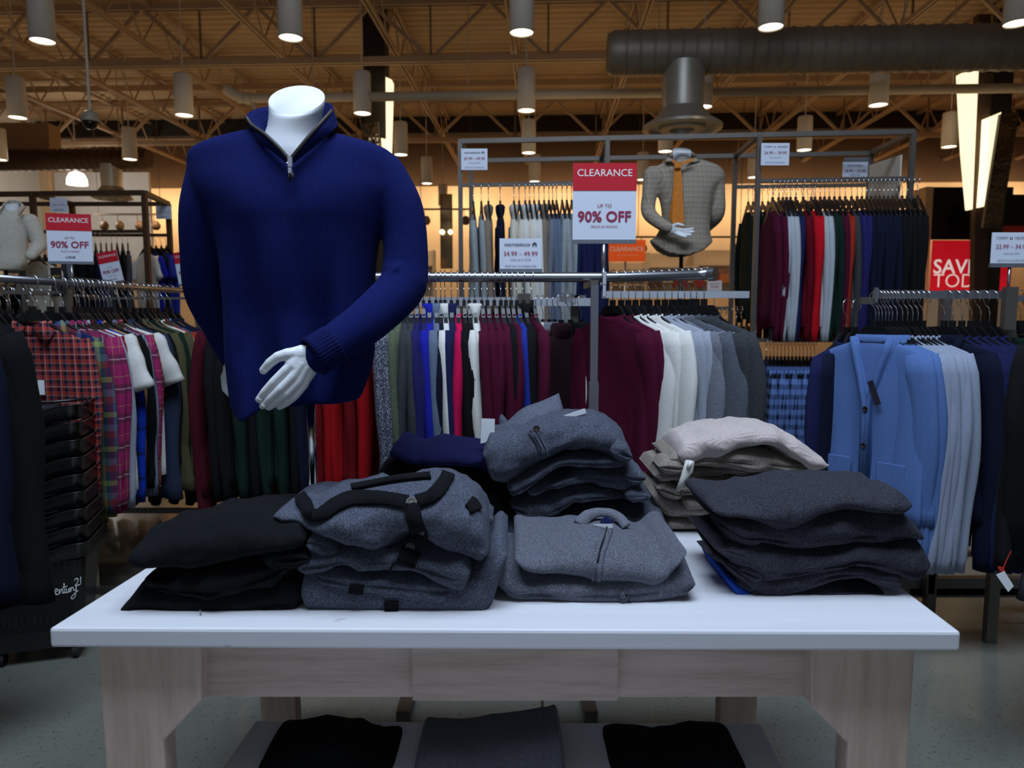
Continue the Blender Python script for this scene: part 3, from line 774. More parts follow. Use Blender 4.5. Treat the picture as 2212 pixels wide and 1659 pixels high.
fold('folded_cardigan', 'grey cardigan second from the top of the tall centre heap', mgrey2, [(1096, 1035, 1072), (1110, 1020, 1084), (1148, 1000, 1060), (1180, 985, 1030), (1211, 975, 1012), (1275, 970, 1018), (1330, 975, 1016), (1350, 990, 1010)], YC - 0.045, 0.28, 0.006, 24, (-0.1,), 'folded cardigan', G)
c1 = fold('folded_cardigan', 'grey cardigan topping the tall centre heap with its dark button and raised collar', mgrey2, [(1044, 965, 990), (1058, 935, 1040), (1073, 925, 1058), (1092, 915, 1060), (1132, 900, 1034), (1180, 893, 1006), (1221, 890, 980), (1275, 888, 980), (1306, 892, 992), (1325, 902, 1004), (1350, 935, 1010), (1364, 970, 1000)], YC - 0.06, 0.27, 0.007, 25, (-0.65,), 'folded cardigan', G, ridge=0.003, n=2.6, top=1)
band(c1, 'button_band', [(1150, 932), (1162, 950), (1172, 970), (1186, 996)], 20, mgrey2, 0.004)
for dx in (-5, 5):
    m = MB(); m.tube(rel(c1, [hit(c1, x + dx, y, 0.008) for x, y in ((1152, 934), (1163, 952), (1173, 972), (1184, 994))]), 0.0012, 5); m.build('seam', trimk, c1)
button(c1, 1159, 929, 0.009, bmat_, None)
collar(c1, [[(1050, 945, 1.93), (1095, 915, 1.93), (1130, 885, 1.94), (1168, 870, 1.96), (1207, 852, 1.99)], [(1062, 952, 1.88), (1110, 925, 1.88), (1150, 898, 1.89), (1185, 892, 1.91), (1213, 878, 1.95)], [(1090, 950, 1.84), (1130, 930, 1.85), (1165, 918, 1.87), (1195, 908, 1.89), (1218, 905, 1.93)]], fabric('grey_rib', (86, 90, 102), 0.3, 360, rib=240, ribdir=2), th=0.01)
collar(c1, [[(1078, 932, 1.96), (1082, 896, 1.98), (1100, 914, 1.98), (1120, 912, 1.97)], [(1084, 942, 1.93), (1092, 925, 1.94), (1108, 930, 1.94), (1128, 925, 1.93)]], mgrey2, 'lapel')
tagcard(c1, [(1038, 958), (1040, 904), (1069, 905), (1068, 938, 0.0), (1048, 956)], 1.86)
tagcard(c1, [(1201, 903), (1263, 882), (1267, 892), (1204, 912)], 1.86)

# --- navy over black, back left of the heap ---
YN = 1.86
nb = fold('folded_sweater', 'bulky black sweater heaped beneath the navy one behind the button cardigans', blackk, [(818, 1003, 1035), (840, 995, 1110), (900, 990, 1160), (960, 990, 1168), (1020, 1000, 1168), (1060, 1020, 1168), (1092, 1060, 1160), (1108, 1092, 1130)], YN, 0.30, 0.006, 31, (-0.3,))
fold('folded_sweater', 'navy folded sweater on the black heap, left of the white tag', navyk, [(844, 962, 990), (856, 952, 1002), (900, 955, 1010), (942, 947, 1012), (990, 952, 1014), (1040, 955, 1022), (1062, 975, 1032), (1077, 998, 1024)], YN - 0.02, 0.26, 0.005, 32, (-0.4,), top=1)

# --- front, grey cardigans with black trim ---
G = 'grey cardigans with black trim piled at the front of the table'
YG = 1.385
g4 = fold('folded_cardigan', 'black trimmed grey cardigan flat at the bottom of the front pile, button at the edge', mgrey2, [(653, 1215, 1325), (664, 1195, 1338), (760, 1200, 1338), (864, 1205, 1337), (960, 1200, 1341), (1042, 1185, 1348), (1062, 1165, 1325), (1082, 1160, 1260), (1096, 1170, 1215)], YG, 0.31, 0.003, 41, (-0.75,), 'folded cardigan', G, n=4.0)
band(g4, 'placket', [(846, 1298), (846, 1318), (848, 1334)], 30, trimk, 0.004)
button(g4, 846, 1316, 0.0095, blackk, None)
g3 = fold('folded_cardigan', 'black trimmed grey cardigan second from the bottom, its edge sloping right', mgrey2, [(688, 1212, 1262), (700, 1205, 1275), (783, 1205, 1293), (865, 1210, 1305), (947, 1220, 1318), (962, 1235, 1310), (974, 1250, 1288)], YG - 0.008, 0.28, 0.004, 42, (0.1,), 'folded cardigan', G)
band(g3, 'placket', [(772, 1262), (769, 1278), (766, 1290)], 30, trimk, 0.006)
g2 = fold('folded_cardigan', 'black trimmed grey cardigan second from the top, sleeve tucked left', mgrey2, [(643, 1190, 1248), (655, 1172, 1258), (690, 1165, 1252), (735, 1160, 1234), (811, 1155, 1256), (876, 1155, 1246), (940, 1165, 1268), (1003, 1180, 1290), (1018, 1200, 1255)], YG - 0.016, 0.28, 0.007, 43, (0.0,), 'folded cardigan', G, ridge=0.003)
band(g2, 'placket', [(888, 1192), (876, 1218), (856, 1246)], 40, trimk, 0.007)
button(g2, 884, 1190, 0.009, bmat_, None)
g1 = fold('folded_cardigan', 'open necked grey cardigan with wide black neckband crowning the front pile', mgrey2, [(598, 1098, 1124, 0.05), (625, 1080, 1136, 0.05), (660, 1062, 1150, 0.03), (712, 1052, 1186), (760, 1045, 1205), (803, 1038, 1220), (850, 1030, 1200), (895, 1024, 1178), (950, 1022, 1205), (1000, 1048, 1224), (1030, 1080, 1236), (1056, 1120, 1240)], YG - 0.03, 0.30, 0.009, 44, (-0.75,), 'folded cardigan', G, ridge=0.004, n=2.4, top=1)
band(g1, 'neckband', [(648, 1076), (662, 1096), (676, 1116), (700, 1114), (728, 1094), (765, 1080), (820, 1080), (884, 1090)], 26, trimk, 0.007, 0.006)
band(g1, 'neckband', [(900, 1088), (930, 1078), (948, 1062), (962, 1042), (968, 1028)], 26, trimk, 0.007, 0.006)
band(g1, 'neckband', [(760, 1058), (820, 1046), (880, 1036), (930, 1032)], 9, trimk, 0.007, 0.006)
band(g1, 'placket', [(888, 1092), (896, 1120), (906, 1150), (905, 1172)], 34, trimk, 0.007, 0.006)
band(g1, 'sleeve_cuff', [(1010, 1086), (1020, 1094), (1026, 1106)], 24, trimk, 0.006)
button(g1, 888, 1089, 0.0105, mtl, None)
tagcard(g1, [(694, 1073), (726, 1061), (731, 1070), (706, 1080)], 1.50)
tagcard(g1, [(806, 1048), (856, 1037), (862, 1041), (812, 1053)], 1.50)

# --- front left, black ---
G = 'black sweaters piled at the left end of the white table'
YB_ = 1.385
fold('folded_sweater', 'black sweater at the bottom of the black left pile, corner pointing left', blackk, [(252, 1318, 1334), (268, 1285, 1339), (300, 1235, 1342), (428, 1225, 1349), (520, 1220, 1348), (580, 1215, 1344), (640, 1215, 1338), (655, 1235, 1318)], YB_, 0.30, 0.004, 51, (-0.2,), group=G, n=2.8)
b2 = fold('folded_sweater', 'black sweater in the middle of the black left pile', blackk, [(318, 1230, 1256), (340, 1220, 1285), (430, 1200, 1305), (520, 1185, 1300), (590, 1175, 1275), (640, 1170, 1235), (662, 1185, 1212)], YB_ - 0.01, 0.28, 0.008, 52, (-0.1,), group=G, ridge=0.004)
fold('folded_sweater', 'puffy black sweater on top of the black left pile', blackk, [(284, 1190, 1216), (300, 1150, 1244), (342, 1118, 1250), (428, 1092, 1246), (529, 1084, 1226), (605, 1092, 1206), (645, 1112, 1200), (668, 1135, 1180)], YB_ - 0.025, 0.30, 0.006, 53, (-0.8,), group=G, ridge=0.002, n=2.5, top=1)
m = MB(); m.tube(rel(b2, [P(432, 1318, 1.365), P(434, 1328, 1.365), P(431, 1338, 1.365)]), 0.0015, 5); 
o = m.build('zip_teeth', mtl, b2)

# --- beige pile, back right ---
G = 'taupe folded sweaters stacked at the back right of the table'
YT = 1.90
fold('folded_sweater', 'taupe sweater at the bottom of the beige stack on the table', beige, [(1438, 1115, 1144), (1446, 1105, 1150), (1500, 1100, 1149), (1560, 1100, 1148), (1640, 1100, 1146), (1660, 1110, 1140)], YT, 0.28, 0.003, 61, (), group=G)
fold('folded_sweater', 'taupe sweater second from the bottom of the beige stack, bulging left', beige, [(1402, 1045, 1075), (1412, 1042, 1098), (1442, 1050, 1122), (1500, 1060, 1126), (1600, 1060, 1124), (1670, 1070, 1118)], YT - 0.01, 0.27, 0.004, 62, (-0.4,), group=G)
fold('folded_sweater', 'taupe sweater third from the bottom of the beige stack', beige, [(1474, 1060, 1096), (1484, 1055, 1108), (1546, 1055, 1106), (1620, 1050, 1100), (1690, 1060, 1090)], YT - 0.03, 0.27, 0.003, 63, (), group=G, M=50)
fold('folded_sweater', 'rolled taupe sweater in the middle of the beige stack behind the security tag', beige, [(1462, 1030, 1064), (1472, 1015, 1078), (1510, 1008, 1080), (1560, 1010, 1082), (1620, 1015, 1070), (1690, 1020, 1060)], YT - 0.04, 0.27, 0.006, 64, (0.1, -0.4), group=G, ridge=0.003)
fold('folded_sweater', 'taupe sweater jutting left, third from the top of the beige stack', beige, [(1411, 1015, 1036), (1424, 1000, 1046), (1470, 990, 1046), (1540, 990, 1036), (1610, 990, 1032), (1680, 1000, 1030)], YT - 0.03, 0.27, 0.006, 65, (0.0,), group=G, ridge=0.003)
fold('folded_sweater', 'taupe sweater just under the pale pink knit of the beige stack', beige, [(1440, 980, 998), (1455, 972, 1010), (1500, 965, 1012), (1571, 958, 1016), (1640, 960, 1030), (1700, 975, 1032), (1745, 990, 1022)], YT - 0.045, 0.27, 0.006, 66, (0.1,), group=G, ridge=0.003)
l1 = fold('folded_sweater', 'pale pinkish knit thrown on top of the beige stack with a white security tag', cream, [(1462, 945, 1012), (1480, 935, 1018), (1500, 922, 1012), (1518, 913, 1004), (1560, 910, 990), (1610, 908, 976), (1666, 908, 974), (1714, 928, 1000), (1745, 952, 1018), (1772, 980, 1020), (1784, 996, 1008)], YT - 0.06, 0.26, 0.007, 67, (), n=2.6, ridge=0.004, top=1)
m = MB(); m.tube(rel(l1, [P(1490, 996, 1.80), P(1486, 1015, 1.79), P(1476, 1035, 1.79), (P(1464, 1060, 1.79))]), [0.012, 0.014, 0.009, 0.006], 10, flat=(1, 0.7))
m.tube(rel(l1, [P(1493, 996, 1.785), P(1487, 1012, 1.78)]), 0.006, 8)
o = m.build('security_tag', plain('security_white', (206, 204, 196), 0.35), l1, smooth=True); o['label'] = 'white plastic security tag'

# --- sleeves tucked at the ends of the piles ---
def byl(k): return [o for o in col.objects if o.get('label', '').startswith(k)][0]
def lump(k, mat, st, Y0, D=0.10, seed=1): fold('x', '', mat, st, Y0, D, 0.004, seed, (0.1,), parent=byl(k), M=26, end=0.22, n=2.2, top=0.5)
lump('charcoal folded sweater second from the top', dgrey, [(1566, 1118, 1150), (1585, 1104, 1172), (1625, 1108, 1186), (1662, 1130, 1182)], 1.45, 0.12, 3)
lump('charcoal folded sweater in the middle', dgrey, [(1572, 1165, 1200), (1590, 1152, 1222), (1622, 1160, 1236), (1648, 1180, 1226)], 1.448, 0.12, 4)
lump('charcoal folded sweater second from the bottom', dgrey, [(1600, 1206, 1236), (1616, 1198, 1254), (1642, 1206, 1264), (1662, 1222, 1254)], 1.45, 0.1, 5)
lump('grey cardigan topping', mgrey2, [(1318, 950, 985), (1336, 936, 1002), (1356, 950, 1006), (1368, 970, 996)], 1.77, 0.14, 6)
lump('grey cardigan in the middle', mgrey2, [(1350, 1010, 1040), (1366, 998, 1056), (1384, 1004, 1052), (1397, 1020, 1040)], 1.80, 0.14, 7)
lump('grey cardigan second from the bottom', mgrey2, [(1352, 1052, 1078), (1372, 1044, 1090), (1392, 1050, 1084), (1404, 1062, 1076)], 1.80, 0.14, 8)
lump('open necked grey cardigan', mgrey2, [(1004, 1092, 1124), (1024, 1080, 1140), (1048, 1090, 1142), (1064, 1108, 1128)], 1.50, 0.12, 9)
lump('black trimmed grey cardigan second from the top', mgrey2, [(1022, 1140, 1162), (1042, 1130, 1176), (1062, 1138, 1174), (1074, 1150, 1164)], 1.50, 0.12, 10)
lump('black trimmed grey cardigan second from the top', mgrey2, [(655, 1150, 1185), (672, 1128, 1206), (700, 1138, 1214), (728, 1164, 1206)], 1.375, 0.12, 14)
lump('taupe sweater jutting left', beige, [(1424, 994, 1014), (1440, 982, 1026), (1466, 984, 1028), (1486, 998, 1016)], 1.85, 0.12, 11)
lump('taupe sweater second from the bottom of the beige', beige, [(1422, 1040, 1062), (1440, 1030, 1080), (1466, 1038, 1086), (1480, 1056, 1076)], 1.87, 0.12, 12)
lump('black sweater in the middle', blackk, [(556, 1180, 1220), (590, 1160, 1244), (630, 1164, 1240), (662, 1186, 1214)], 1.365, 0.12, 13)
# --- lower table garments ---
lz = lambda px, py, z=NZ: PZ(px, py, z).y
fold('folded_sweater', 'black garment with a white tag on the low nesting table, left', blackk, [(528, 1636, 1728), (560, 1616, 1732), (620, 1600, 1738), (690, 1588, 1738), (740, 1604, 1738), (790, 1624, 1736), (842, 1640, 1728)], 1.42, 0.2, 0.006, 71, (), M=50)
fold('folded_sweater', 'mid grey ribbed garment on the low nesting table, centre', fabric('dim_grey_rib', (96, 96, 104), 0.25, 380, rib=180, ribdir=0), [(882, 1628, 1732), (900, 1610, 1738), (1000, 1596, 1738), (1100, 1584, 1738), (1190, 1576, 1738), (1212, 1580, 1736), (1226, 1594, 1732)], 1.42, 0.2, 0.003, 72, (), M=50)
fold('folded_sweater', 'black garment on the low nesting table, right of the grey one', blackk, [(1322, 1643, 1728), (1360, 1620, 1736), (1390, 1616, 1738), (1450, 1626, 1738), (1470, 1624, 1738), (1560, 1606, 1738), (1610, 1613, 1736), (1642, 1643, 1728)], 1.42, 0.2, 0.005, 73, (), M=50)
# ================= mannequins =================
def remeshed(mb, voxel, smooth, iters=3):
    """fuse closed overlapping volumes into one skin; returns mesh"""
    me = mb.mesh('tmp'); o = bpy.data.objects.new('tmp', me); col.objects.link(o)
    md = o.modifiers.new('r', 'REMESH'); md.mode = 'VOXEL'; md.voxel_size = voxel; md.use_smooth_shade = True
    md = o.modifiers.new('s', 'SMOOTH'); md.factor = smooth; md.iterations = iters
    bpy.context.view_layer.update()
    r = bpy.data.meshes.new_from_object(o.evaluated_get(bpy.context.evaluated_depsgraph_get()))
    bpy.data.objects.remove(o); bpy.data.meshes.remove(me)
    return r
def add_mesh(name, me, mat, parent, pos=(0, 0, 0)):
    me.materials.clear(); me.materials.append(mat)
    me.polygons.foreach_set('use_smooth', [True] * len(me.polygons))
    o = bpy.data.objects.new(name, me); col.objects.link(o); o.parent = parent; o.location = pos
    return o
def ball(mb, c, r, s=(1, 1, 1), seg=14):
    rings = []
    for i in range(1, 9):
        a = math.pi * i / 9
        rings.append([Vector(c) + Vector((r*s[0]*math.sin(a)*math.cos(2*math.pi*k/seg), r*s[1]*math.sin(a)*math.sin(2*math.pi*k/seg), r*s[2]*math.cos(a))) for k in range(seg)])
    mb.rings(rings)
def chain(mb, pts, rad, seg=14, flat=None):
    for i in range(len(pts) - 1):
        a, b = Vector(pts[i]), Vector(pts[i + 1]); n_ = 5
        mb.tube([a.lerp(b, k / n_) for k in range(n_ + 1)], [lerp(rad[i], rad[i + 1], k / n_) for k in range(n_ + 1)], seg, flat)
    for p, r in zip(pts, rad): ball(mb, p, r * 0.99)
def skinlike(mb, pts, rad, seg=20):
    dense = [];
    for i in range((len(pts) - 1) * 6 + 1):
        dense.append(curve([(k,) + tuple(pts[k]) + (rad[k],) for k in range(len(pts))], i / 6))
    mb.tube([d[:3] for d in dense], [d[3] for d in dense], seg)
    ball(mb, pts[0], rad[0]); ball(mb, pts[-1], rad[-1] * 0.99)
whiteg = plain('mannequin_white', (222, 224, 228), 0.5, vary=0.02, vscale=3)
chrome = plain('chrome', (200, 200, 205), 0.12, 1.0)
YT_ = 1.78
mq = thing('torso_mannequin', 'headless glossy white torso mannequin on a chrome pole standing on the white table', 'mannequin', P(655, 1200, YT_ + 0.02) * 1.0)
mq.location = (XW(668, 1.80), 1.80, TZ)
def sub(o, pts): return [Vector(p) - Vector(o.location) for p in pts]
blueS = fabric('cobalt_knit', (13, 21, 74), 0.22, 520, sheen=0.12, bmp=0.3, light=(22, 33, 102))
sw = thing('quarter_zip_sweater', 'cobalt blue quarter zip knit sweater worn by the white mannequin on the table', 'sweater', (XW(650, YT_), YT_, P(650, 880, YT_).z))
body = MB(); NS = 72
levels = [ # py, xl, xr, half depth, centre y offset
 (284, 568, 712, 0.055, 0.0), (292, 530, 745, 0.068, 0.0), (302, 488, 782, 0.078, 0.0), (314, 452, 822, 0.086, 0.002), (330, 428, 852, 0.094, 0.004), (360, 424, 868, 0.104, 0.005), (410, 434, 868, 0.114, 0.0),
 (470, 470, 840, 0.122, -0.005), (530, 486, 822, 0.122, -0.005), (600, 490, 812, 0.118, -0.004), (680, 492, 808, 0.114, 0.0), (750, 492, 808, 0.114, 0.0), (800, 494, 800, 0.116, 0.0), (845, 497, 785, 0.118, 0.0), (866, 500, 775, 0.118, 0.0)]
rings = []
lv = [(i,) + l for i, l in enumerate(levels)]
nl = (len(levels) - 1) * 4
for i in range(nl + 1):
    py, xl, xr, hd, cy = curve(lv, i / 4)
    f = i / nl; ring = []
    z = P(640, py, YT_).z; cx = XW((xl + xr) / 2, YT_); hw = XW(xr, YT_) - XW(xl, YT_); hw /= 2
    low = max(0, (py - 480) / 386)
    for k in range(NS):
        a = 2 * math.pi * k / NS; c = math.cos(a); s = math.sin(a)
        x = cx + hw * math.copysign(abs(c) ** 0.86, c)
        y = YT_ + cy + hd * math.copysign(abs(s) ** 0.9, s) * (1.0 if s < 0 else 0.85)
        # folds that fan downwards on the front
        dd = 0
        if low > 0:
            amp = 0.030 * min(1, low * 1.3)
            xx = (x - cx) / hw
            dd = amp * (math.sin(8.5 * (xx + 0.25 * (1 - low)) + 0.6) * 0.55 + (abs(math.sin(6.0 * (xx - 0.35 * (1 - low)) + 1.1)) - .5) * 0.55) + amp * 0.7 * noise.noise(Vector((x * 9, z * 3, 2)))
        if s < 0.2: y -= dd
        # chest modelling
        if s < 0: y -= 0.012 * math.exp(-((py - 430) / 70) ** 2) * (math.exp(-(((x - cx) / hw - 0.4) / 0.3) ** 2) + math.exp(-(((x - cx) / hw + 0.4) / 0.3) ** 2))
        zz = z
        if s < 0 and py < 300: zz = z - 0.0
        if py > 800:
            k2 = (py - 800) / 66.0; t_ = (x - cx) / hw
            zz += k2 * (-0.035 * math.exp(-((t_ + 0.62) / 0.22) ** 2) + 0.006 * t_)
        ring.append(Vector((x, y, zz)))
    rings.append(ring)
body.rings(rings)
# left (viewer's) arm goes round to the back, right arm comes across the front
Lp = [P(462, 376, 1.785), P(441, 450, 1.785), P(440, 540, 1.80), P(447, 630, 1.83), P(475, 700, 1.885), P(500, 755, 1.935), P(520, 790, 1.95)]
skinlike(body, Lp, [0.062, 0.0575, 0.056, 0.055, 0.047, 0.042, 0.038])
Rp = [P(826, 382, 1.785), P(862, 450, 1.775), P(876, 530, 1.76), P(872, 612, 1.735), P(800, 688, 1.655), P(735, 735, 1.605), P(694, 768, 1.578)]
skinlike(body, Rp, [0.060, 0.058, 0.054, 0.057, 0.052, 0.046, 0.042])

# sleeve bunching at the elbow
for (x, y, r, yy) in ((846, 584, 0.024, 1.70), (856, 556, 0.018, 1.715), (850, 612, 0.02, 1.69)): body.tube([P(x - 12, y - 6, yy + 0.02), P(x + 10, y + 2, yy), P(x + 40, y + 22, yy + 0.02)], [0.012, r, 0.012], 10)
me = remeshed(body, 0.0052, 0.5, 4)
# opening for the neck: press the skin down inside the zip V
nx = XW(630, YT_); Vz = P(627, 345, 1.67).z; 
Lside = [(P(627, 347, 1.67).z, XW(627, 1.69)), (P(605, 315, 1.69).z, XW(606, 1.70)), (P(575, 285, 1.72).z, XW(578, 1.73)), (P(560, 262, 1.75).z, XW(560, 1.76))]
def vleft(z): return curve([(a, b) for a, b in Lside], z)[0]
Rside = [(P(627, 347, 1.67).z, XW(627, 1.69)), (P(652, 310, 1.69).z, XW(650, 1.70)), (P(682, 278, 1.72).z, XW(680, 1.73)), (P(706, 250, 1.75).z, XW(704, 1.76))]
def vright(z): return curve([(a, b) for a, b in Rside], z)[0]
bm = bmesh.new(); bm.from_mesh(me)
VP = [(627, 352), (598, 326), (568, 300), (541, 270), (548, 225), (722, 222), (712, 255), (690, 284), (658, 320)]
def inpoly(x, y, pl):
    c = False
    for k in range(len(pl)):
        (x1, y1), (x2, y2) = pl[k - 1], pl[k]
        if (y1 > y) != (y2 > y) and x < (x2 - x1) * (y - y1) / (y2 - y1) + x1: c = not c
    return c
def proj(p):
    d = Vector(p) - Vector((0, 0, CAMZ)); f_ = d.y * math.cos(PITCH) - d.z * math.sin(PITCH); u_ = d.y * math.sin(PITCH) + d.z * math.cos(PITCH)
    return 1106 + F * d.x / f_, 829.5 - F * u_ / f_
kill = [v for v in bm.verts if v.co.z > Vz - .02 and inpoly(*proj(v.co), VP)]
bmesh.ops.delete(bm, geom=kill, context='VERTS')
for v in bm.verts: v.co -= sw.location
bm.to_mesh(me); bm.free()
add_mesh('knit_body', me, blueS, sw)
ribm = fabric('cobalt_rib', (13, 21, 72), 0.12, 400, rib=230, ribdir=0, sheen=0.25)
# collar: an open stand collar, swept from zip edge round the neck
def Q(px, py, Y): return P(px, py, Y)
outer = [Q(627, 347, 1.655), Q(602, 318, 1.66), Q(572, 290, 1.675), Q(546, 272, 1.70), Q(533, 254, 1.715), Q(545, 240, 1.76), Q(575, 232, 1.815), Q(640, 226, 1.85), Q(700, 222, 1.82), Q(714, 226, 1.77), Q(718, 240, 1.725), Q(704, 256, 1.70), Q(684, 278, 1.675), Q(655, 312, 1.66), Q(627, 347, 1.655)]
inner = [Q(620, 350, 1.665), Q(592, 328, 1.675), Q(560, 308, 1.69), Q(548, 296, 1.715), Q(548, 286, 1.74), Q(552, 276, 1.79), Q(580, 262, 1.85), Q(640, 252, 1.885), Q(700, 254, 1.85), Q(724, 264, 1.80), Q(727, 272, 1.745), Q(722, 280, 1.71), Q(700, 298, 1.69), Q(662, 328, 1.675), Q(634, 350, 1.665)]
mid = [(a + b) / 2 + Vector((0, -0.004, 0)) for a, b in zip(outer, inner)]
sheet(sw, 'collar', [outer, mid, inner], ribm, 0.006, 5)
ln = [Q(588, 312, 1.70), Q(584, 306, 1.715), Q(582, 302, 1.74), Q(592, 298, 1.79), Q(638, 296, 1.825), Q(684, 296, 1.80), Q(692, 300, 1.75), Q(690, 304, 1.72), Q(684, 308, 1.705)]
sheet(sw, 'collar_lining', [outer[3:12], [(a + b) / 2 for a, b in zip(outer[3:12], ln)], ln], ribm, 0.003, 4)
for nm, pts in (('zipper', outer[:5]), ('zipper', outer[10:])):
    m = MB(); dp = [Vector(curve([(i,) + tuple(p) for i, p in enumerate(pts)], k / 5)) for k in range((len(pts) - 1) * 5 + 1)]
    m.tube(sub(sw, [p + Vector((0, -0.004, 0)) for p in dp]), 0.0046, 8); m.build(nm, plain('zip_tape', (34, 26, 26), 0.6), sw, smooth=True)
m = MB(); q = sub(sw, [P(627, 345, 1.645)])[0]; m.box(q.x - 0.005, q.x + 0.005, q.y - 0.004, q.y + 0.004, q.z - 0.016, q.z + 0.006); m.box(q.x - 0.004, q.x + 0.004, q.y - 0.006, q.y, q.z - 0.03, q.z - 0.018)
zs_ = m.build('zip_slider', plain('zip_metal', (190, 190, 196), 0.25, 0.9), sw)
for a_, b_ in (((626, 368), (624, 391)), ((629, 368), (634, 385))):
    m = MB(); p0, p1 = sub(sw, [P(*a_, 1.645), P(*b_, 1.640)]); m.tube([p0, p0.lerp(p1, .5), p1], [0.0035, 0.005, 0.005], 8, flat=(1, 0.4)); m.build('zip_pull', plain('pull_leather', (40, 32, 34), 0.6), zs_, smooth=True)
# ribbed cuff of the front arm
cA, cB = P(722, 744, 1.595), P(676, 772, 1.568)
m = MB(); n_ = 6; ax_ = (cB - cA).normalized(); e1 = ax_.cross(Vector((0, 0, 1))).normalized(); e2 = ax_.cross(e1)
m.rings([[cA.lerp(cB, k / n_) - sw.location + (e1 * math.cos(2*math.pi*j/144) + e2 * math.sin(2*math.pi*j/144)) * (.0435 + (.0011 if j % 4 in (1, 2) else -.0008)) for j in range(144)] for k in range(n_ + 1)], False, False)
o = m.build('cuff', fabric('cobalt_cuff', (12, 19, 68), 0.12, 400, rib=260, ribdir=2, sheen=0.25), sw, smooth=True)
md = o.modifiers.new('t', 'SOLIDIFY'); md.thickness = 0.004; md.offset = 0

# neck with slanted flat cut
nk = MB(); c0 = P(641, 214, 1.745); rings = []
tilt = Matrix.Rotation(R(46), 3, 'X')
def nring(c, r, rot, sy=1.0): return [c + (Matrix.Rotation(R(rot), 3, 'X') @ Vector((r * math.cos(2*math.pi*k/72), r * sy * math.sin(2*math.pi*k/72), 0))) for k in range(72)]
prof = [(641, 214, 1.745, 0.0655, 46, 0.93), (641, 217, 1.746, 0.0665, 45, 0.93), (641, 228, 1.748, 0.0655, 36, 0.94), (640, 240, 1.75, 0.0635, 27, 0.95), (638, 255, 1.753, 0.0618, 18, 0.97), (636, 272, 1.756, 0.062, 11, 0.98), (633, 290, 1.76, 0.0645, 5, 1.0), (630, 308, 1.763, 0.071, 1, 0.98), (628, 328, 1.766, 0.084, 0, 0.93), (626, 350, 1.77, 0.102, 0, 0.85), (625, 385, 1.775, 0.12, 0, 0.72)]
nk.rings([nring(P(a, b, c), r, ro, sy) for a, b, c, r, ro, sy in prof])
nk.v = sub(mq, nk.v); o = nk.build('neck', whiteg, mq, smooth=True, bevel=0); md = o.modifiers.new('e', 'EDGE_SPLIT'); md.split_angle = R(50)
# inner torso core so the chest in the V is closed
m = MB(); m.tube(sub(mq, [P(640, 360, 1.78), P(648, 600, 1.78), P(650, 820, 1.78)]), [0.10, 0.095, 0.09], 24); m.build('torso', whiteg, mq, smooth=True)
# pole and base
m = MB(); m.cyl((0, 0), 0.0105, 0.02, P(670, 820, 1.80).z - TZ, 20); m.build('pole', chrome, mq, smooth=True)
m = MB(); m.lathe((0, 0, 0), [(0.10, 0.0), (0.10, 0.008), (0.03, 0.014), (0.018, 0.03), (0.011, 0.035)], 32); m.build('base_plate', chrome, mq, smooth=True, auto=True)

# front hand, back of the hand towards the viewer, fingers pointing down left
def hand_mesh(J, loc, vox=0.0019):
    h = MB()
    wrist, fingers, thumb, palm = J
    for pts, rad in fingers + [thumb]: chain(h, pts, rad, 12)
    for pts, rad, fl in palm: h.tube(pts, rad, 18, fl)
    h.v = [p - Vector(loc) for p in h.v]
    return remeshed(h, vox, 0.5, 3)
H = lambda x, y, Y=1.565: P(x, y, Y)
fr = [0.0112, 0.0098, 0.0092, 0.0082]
fingers = [([H(640, 778, 1.552), H(617, 800, 1.546), H(590, 826, 1.542), H(572, 846, 1.545), H(559, 863, 1.552)], [0.0112, 0.0110, 0.0098, 0.0090, 0.0078]),
           ([H(652, 786, 1.552), H(632, 814, 1.546), H(606, 840, 1.541), H(584, 860, 1.545), H(567, 877, 1.553)], [0.0112, 0.0110, 0.0098, 0.0090, 0.0078]),
           ([H(662, 794, 1.556), H(645, 824, 1.552), H(620, 850, 1.547), H(599, 868, 1.551), H(581, 880, 1.559)], [0.0112, 0.0106, 0.0094, 0.0087, 0.0076]),
           ([H(670, 802, 1.562), H(656, 832, 1.562), H(637, 856, 1.558), H(619, 871, 1.561), H(604, 879, 1.566)], [0.0108, 0.0100, 0.0088, 0.0080, 0.0070])]
thumb = ([H(650, 762, 1.56), H(622, 765, 1.552), H(600, 771, 1.55), H(583, 784, 1.552), H(569, 800, 1.558)], [0.014, 0.0135, 0.0115, 0.0108, 0.0092])
palm = [([H(692, 764, 1.575), H(676, 771, 1.568), H(660, 783, 1.562), H(645, 800, 1.558), H(636, 812, 1.556)], [0.031, 0.0295, 0.034, 0.036, 0.026], (0.5, 1.0)),
        ([H(672, 770, 1.568), H(650, 766, 1.56), H(630, 768, 1.556), H(618, 772, 1.554)], [0.02, 0.022, 0.017, 0.011], (.8, 1))]
hl = Vector(mq.location)
o = add_mesh('hand', hand_mesh((None, fingers, thumb, palm), hl), whiteg, mq)
nm_ = plain('nail', (212, 214, 220), 0.35)
